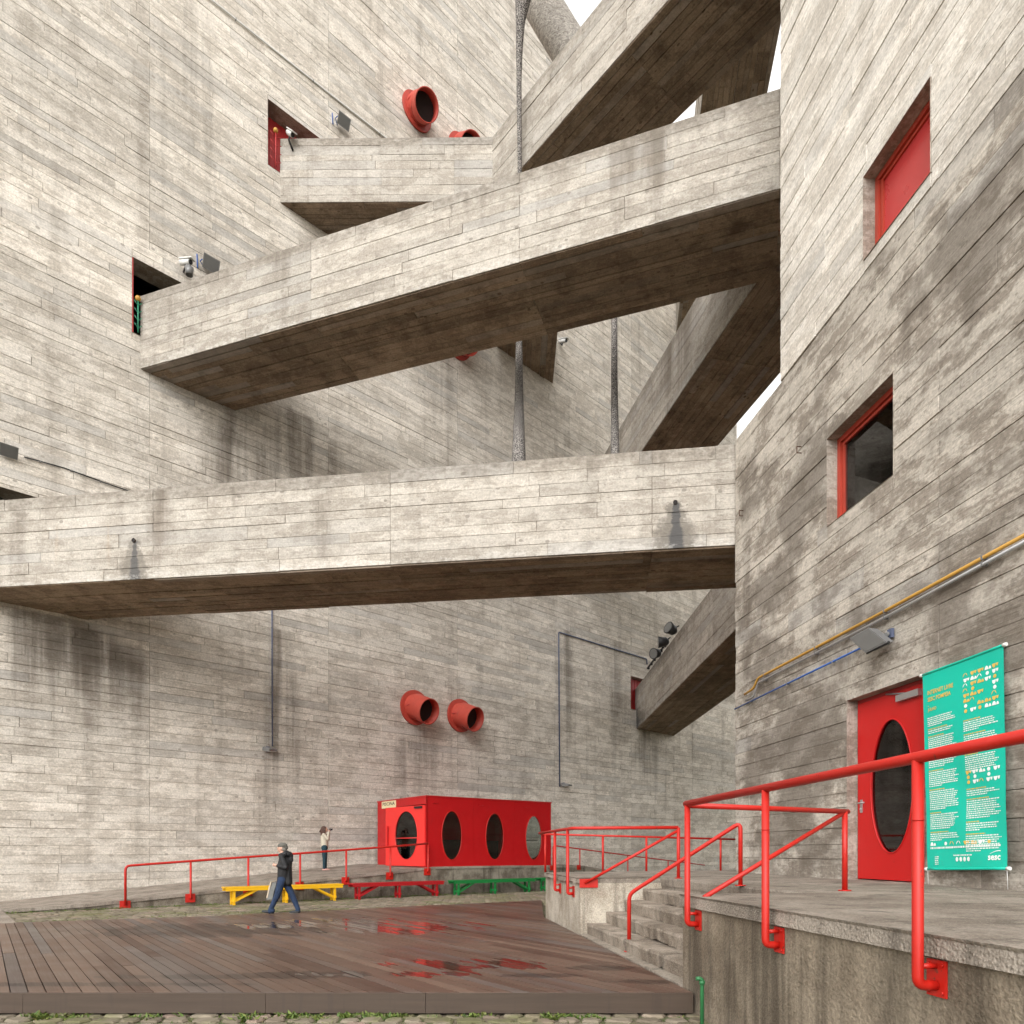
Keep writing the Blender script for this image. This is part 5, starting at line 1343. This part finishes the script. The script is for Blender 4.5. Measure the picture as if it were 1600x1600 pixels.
M['cream_coat'] = flat('cream_jacket_cloth', (.55, .50, .40), .85, var=.2, scale=10); M['teal_jeans'] = flat('dark_teal_denim', (.012, .04, .055), .85, var=.25, scale=9)
M['hair_grey'] = flat('grey_hair', (.25, .23, .20), .7); M['hair_brown'] = flat('brown_hair', (.07, .03, .018), .55); M['pink'] = flat('pink_shoe', (.60, .33, .28), .6); M['bag_grey'] = flat('grey_cloth_bag', (.17, .17, .16), .85, var=.3, scale=10); M['bag_cream'] = flat('cream_folder', (.55, .45, .33), .7)
# walking person: local x to the right in the picture, y away from the viewer
J, B, S_, SH, SO = 0, 1, 2, 3, 4
hipN, hipF = (.06, -.07, .84), (.06, .08, .84)
bones = [
 ((.06, .0, .80), (.08, 0, .95), .150, .150, B, 1.05), ((.08, 0, .95), (.10, 0, 1.22), .155, .165, B, 1.1), ((.10, 0, 1.22), (.09, 0, 1.37), .160, .125, B, 1.15),
 ((.20, 0, .76), (.17, 0, 1.15), .085, .10, B, 1.2), ((.20, 0, 1.2), (.24, .02, 1.42), .075, .06, B, 1.2),
 ((.085, -.17, 1.38), (.085, .17, 1.38), .075, .075, B, 1), ((.05, 0, 1.40), (.03, 0, 1.50), .062, .058, S_, 1), ((.10, 0, 1.42), (.14, 0, 1.47), .09, .075, B, 1.4),
 ((.09, -.20, 1.37), (.20, -.235, 1.13), .068, .058, B, 1), ((.20, -.235, 1.13), (.0, -.20, 1.17), .058, .042, B, 1), ((.0, -.20, 1.17), (-.10, -.18, 1.195), .034, .032, S_, 1),
 ((.08, .20, 1.37), (-.02, .235, 1.08), .068, .055, B, 1), ((-.02, .235, 1.08), (-.12, .20, .86), .052, .040, B, 1), ((-.12, .20, .86), (-.135, .19, .80), .032, .030, S_, 1),
 (hipN, (-.055, -.08, .46), .105, .076, J, 1), ((-.055, -.08, .46), (-.215, -.08, .115), .074, .058, J, 1), ((-.17, -.08, .09), (-.23, -.08, .07), .060, .056, J, 1),
 (hipF, (.255, .08, .45), .105, .076, J, 1), ((.255, .08, .45), (.395, .08, .115), .074, .058, J, 1),
 ((-.175, -.08, .055), (-.27, -.085, .065), .046, .044, SH, 1), ((-.27, -.085, .065), (-.40, -.09, .075), .042, .03, SH, 1.1), 
 ((.41, .08, .06), (.33, .08, .05), .046, .042, SH, 1), ((.33, .08, .05), (.21, .075, .035), .040, .028, SH, 1.1)]
for k, (dx, dz) in enumerate(((-.05, .03), (-.06, .012), (-.058, -.008), (-.05, -.024))):   # fingers of the near hand holding the jacket
    bones.append(((-.10, -.18, 1.195+dz*.6), (-.10+dx*.5, -.165-.01*k, 1.195+dz), .0105, .0095, S_, 1)); bones.append(((-.10+dx*.5, -.165-.01*k, 1.195+dz), (-.10+dx*.25, -.135, 1.19+dz*1.1), .0095, .0085, S_, 1))
bones.append(((-.085, -.185, 1.21), (-.12, -.15, 1.235), .012, .010, S_, 1))
for k in range(4): bones.append(((-.135, .205-.012*k, .80), (-.145+.004*k, .21-.014*k, .735), .0105, .009, S_, 1))
bones.append(((-.13, .17, .81), (-.155, .165, .76), .012, .010, S_, 1))
blobs = [((.035, 0, 1.60), .098, .076, .118, S_, None), ((.0, 0, 1.555), .062, .056, .06, S_, None), ((-.068, 0, 1.592), .024, .014, .022, S_, None), ((-.05, 0, 1.525), .03, .03, .022, S_, None), ((-.058, 0, 1.565), .020, .024, .010, S_, None),
         ((.05, -.078, 1.585), .024, .012, .034, S_, None), ((.05, .078, 1.585), .024, .012, .034, S_, None)]
pm = onz(438.5, 1428, DECK)
man = person('person in black jacket, blue jeans and grey cap walking left across the deck', bones, blobs, [M['jeans'], M['jacket'], M['skin'], M['shoe'], M['sole']], (pm.x, pm.y, DECK-.004),
             zone=lambda p, m: (4 if m == 3 and p.z < .024 else m))
man.scale = (1, 1, 1)
child_mesh('cap', lambda bm: (blob(bm, (.05, 0, 1.655), .115, .092, .075), capsule(bm, (.12, 0, 1.60), (.10, 0, 1.64), .06, .07), capsule(bm, (-.03, -.03, 1.645), (-.03, .03, 1.645), .035, .035)), M['cap'], man, .012)
child_mesh('hair', lambda bm: (blob(bm, (.095, 0, 1.56), .05, .07, .07), capsule(bm, (.06, -.072, 1.60), (.085, -.07, 1.55), .018, .02)), M['hair_grey'], man, .012)
child_mesh('hood', lambda bm: (blob(bm, (.20, 0, 1.44), .085, .13, .075), capsule(bm, (.02, -.10, 1.42), (.14, -.12, 1.45), .05, .06), capsule(bm, (.02, .10, 1.42), (.14, .12, 1.45), .05, .06), capsule(bm, (.27, -.03, 1.30), (.25, -.02, 1.42), .05, .05)), M['jacket'], man, .014)
child_mesh('eye', lambda bm: (blob(bm, (-.048, -.03, 1.612), .010, .008, .006), blob(bm, (-.048, .03, 1.612), .010, .008, .006)), M['black'], man)
def bagfn(bm):
    r = bmesh.ops.create_cube(bm, size=1)
    for v in r['verts']:
        x, y, z = v.co; sk = -.10 if z < 0 else 0.03
        v.co = V((-.20+x*.10*(1.5 if z < 0 else 1)+sk, .20+y*.30, .55+z*.42))
    bmesh.ops.subdivide_edges(bm, edges=bm.edges[:], cuts=3, use_grid_fill=True)
    for v in bm.verts: v.co += V((math.sin(v.co.z*21)*.008, 0, math.sin(v.co.y*19)*.006))
me = bpy.data.meshes.new('carrier_bag'); bm = bmesh.new(); bagfn(bm); bm.to_mesh(me); bm.free(); me.materials.append(M['bag_grey'])
bag = bpy.data.objects.new('carrier_bag', me); C.objects.link(bag); bag.location = man.location; props(bag, 'grey and cream carrier bag in the walking person\'s hand', 'bag')
mb = MB(); R3 = Matrix.Rotation(math.radians(14), 3, 'Y'); mb.cbox((-.30, .17, .585), .03, .26, .40, R3); o = mb.build('folder', M['bag_cream'], None); o.parent = bag
mb = MB(); mb.tube([V((-.20, .10, .74)), V((-.145, .18, .80)), V((-.20, .30, .74))], .010, 6, .03); o = mb.build('handle', M['bag_grey'], None); o.parent = bag
# standing person with a camera, facing right
Jb, Bc, Sk, Sh = 0, 1, 2, 3
bones = [((0, 0, .86), (0, 0, 1.0), .125, .115, Bc, 1.15), ((0, 0, 1.0), (-.005, 0, 1.22), .115, .125, Bc, 1.2), ((-.005, 0, 1.22), (-.01, 0, 1.32), .12, .09, Bc, 1.2),
 ((-.01, -.13, 1.315), (-.01, .13, 1.315), .06, .06, Bc, 1), ((-.01, 0, 1.33), (0, 0, 1.43), .048, .046, Sk, 1),
 ((-.01, -.165, 1.315), (.10, -.20, 1.15), .055, .046, Bc, 1), ((.10, -.20, 1.15), (.135, -.09, 1.42), .044, .034, Bc, 1), ((.135, -.09, 1.42), (.14, -.075, 1.47), .027, .027, Sk, 1),
 ((-.01, .165, 1.315), (.12, .20, 1.14), .055, .046, Bc, 1), ((.12, .20, 1.14), (.15, .08, 1.41), .044, .034, Bc, 1), ((.15, .08, 1.41), (.155, .06, 1.46), .027, .027, Sk, 1),
 ((0, -.065, .85), (.0, -.075, .46), .10, .066, Jb, 1), ((.0, -.075, .46), (-.01, -.08, .10), .064, .046, Jb, 1), ((0, .065, .85), (.02, .075, .46), .10, .066, Jb, 1), ((.02, .075, .46), (.03, .085, .10), .064, .046, Jb, 1),
 ((-.03, -.08, .04), (.06, -.085, .04), .042, .04, Sh, 1), ((.06, -.085, .04), (.16, -.09, .03), .038, .026, Sh, 1), ((.01, .085, .04), (.10, .09, .04), .042, .04, Sh, 1), ((.10, .09, .04), (.20, .10, .03), .038, .026, Sh, 1)]
for k in range(4):
    bones.append(((.14, -.075, 1.475+.004*k), (.185, -.05, 1.47+.016*k), .010, .009, Sk, 1)); bones.append(((.155, .06, 1.465+.004*k), (.19, .03, 1.465+.014*k), .010, .009, Sk, 1))
bones += [((.135, -.06, 1.475), (.15, -.02, 1.49), .011, .010, Sk, 1), ((.145, .05, 1.465), (.16, .02, 1.475), .011, .010, Sk, 1)]
blobs = [((.015, 0, 1.52), .088, .070, .108, Sk, None), ((.05, 0, 1.48), .05, .048, .05, Sk, None), ((.103, 0, 1.515), .020, .013, .02, Sk, None), ((.09, 0, 1.455), .025, .026, .02, Sk, None), ((.09, 0, 1.485), .017, .02, .009, Sk, None)]
YW = 25.9; pw = V(((507-800)/F_PX*YW, YW, CAMZ-(1360.5-HZ)*YW/F_PX))
dq = (pw-V((-LB, 0, 0))).dot(NL)
woman = person('person in cream jacket and dark jeans taking a photo on the ramp', bones, blobs, [M['teal_jeans'], M['cream_coat'], M['skin'], M['pink'], M['black']], tuple(pw), zone=lambda p, m: (4 if m == 1 and p.z < .80 else m))
woman.rotation_euler = (0, 0, .25); woman.scale = (1.12, 1.2, 1.0)
child_mesh('hair', lambda bm: (blob(bm, (-.02, 0, 1.545), .098, .085, .10), capsule(bm, (-.06, 0, 1.5), (-.06, 0, 1.30), .075, .06), capsule(bm, (-.09, 0, 1.50), (-.14, 0, 1.44), .05, .035), capsule(bm, (.01, -.07, 1.5), (.0, -.075, 1.33), .03, .025)), M['hair_brown'], woman, .013)
child_mesh('eye', lambda bm: (blob(bm, (.090, -.028, 1.53), .008, .007, .006), blob(bm, (.090, .028, 1.53), .008, .007, .006)), M['black'], woman)
mb = MB(); q = Matrix.Rotation(.25, 3, 'Z')@V((.20, -.01, 1.51)); mb.cbox(pw+q, .06, .12, .085); c_ = mb.build('photo_camera', M['black'], None, label='small black camera held up by the person on the ramp', cat='camera')
mb = MB(); d_ = Matrix.Rotation(.25, 3, 'Z')@V((1, 0, .15)); mb.tube([pw+q+d_*.03, pw+q+d_*.09], .032, 12); mb.build('lens', M['black'], c_)
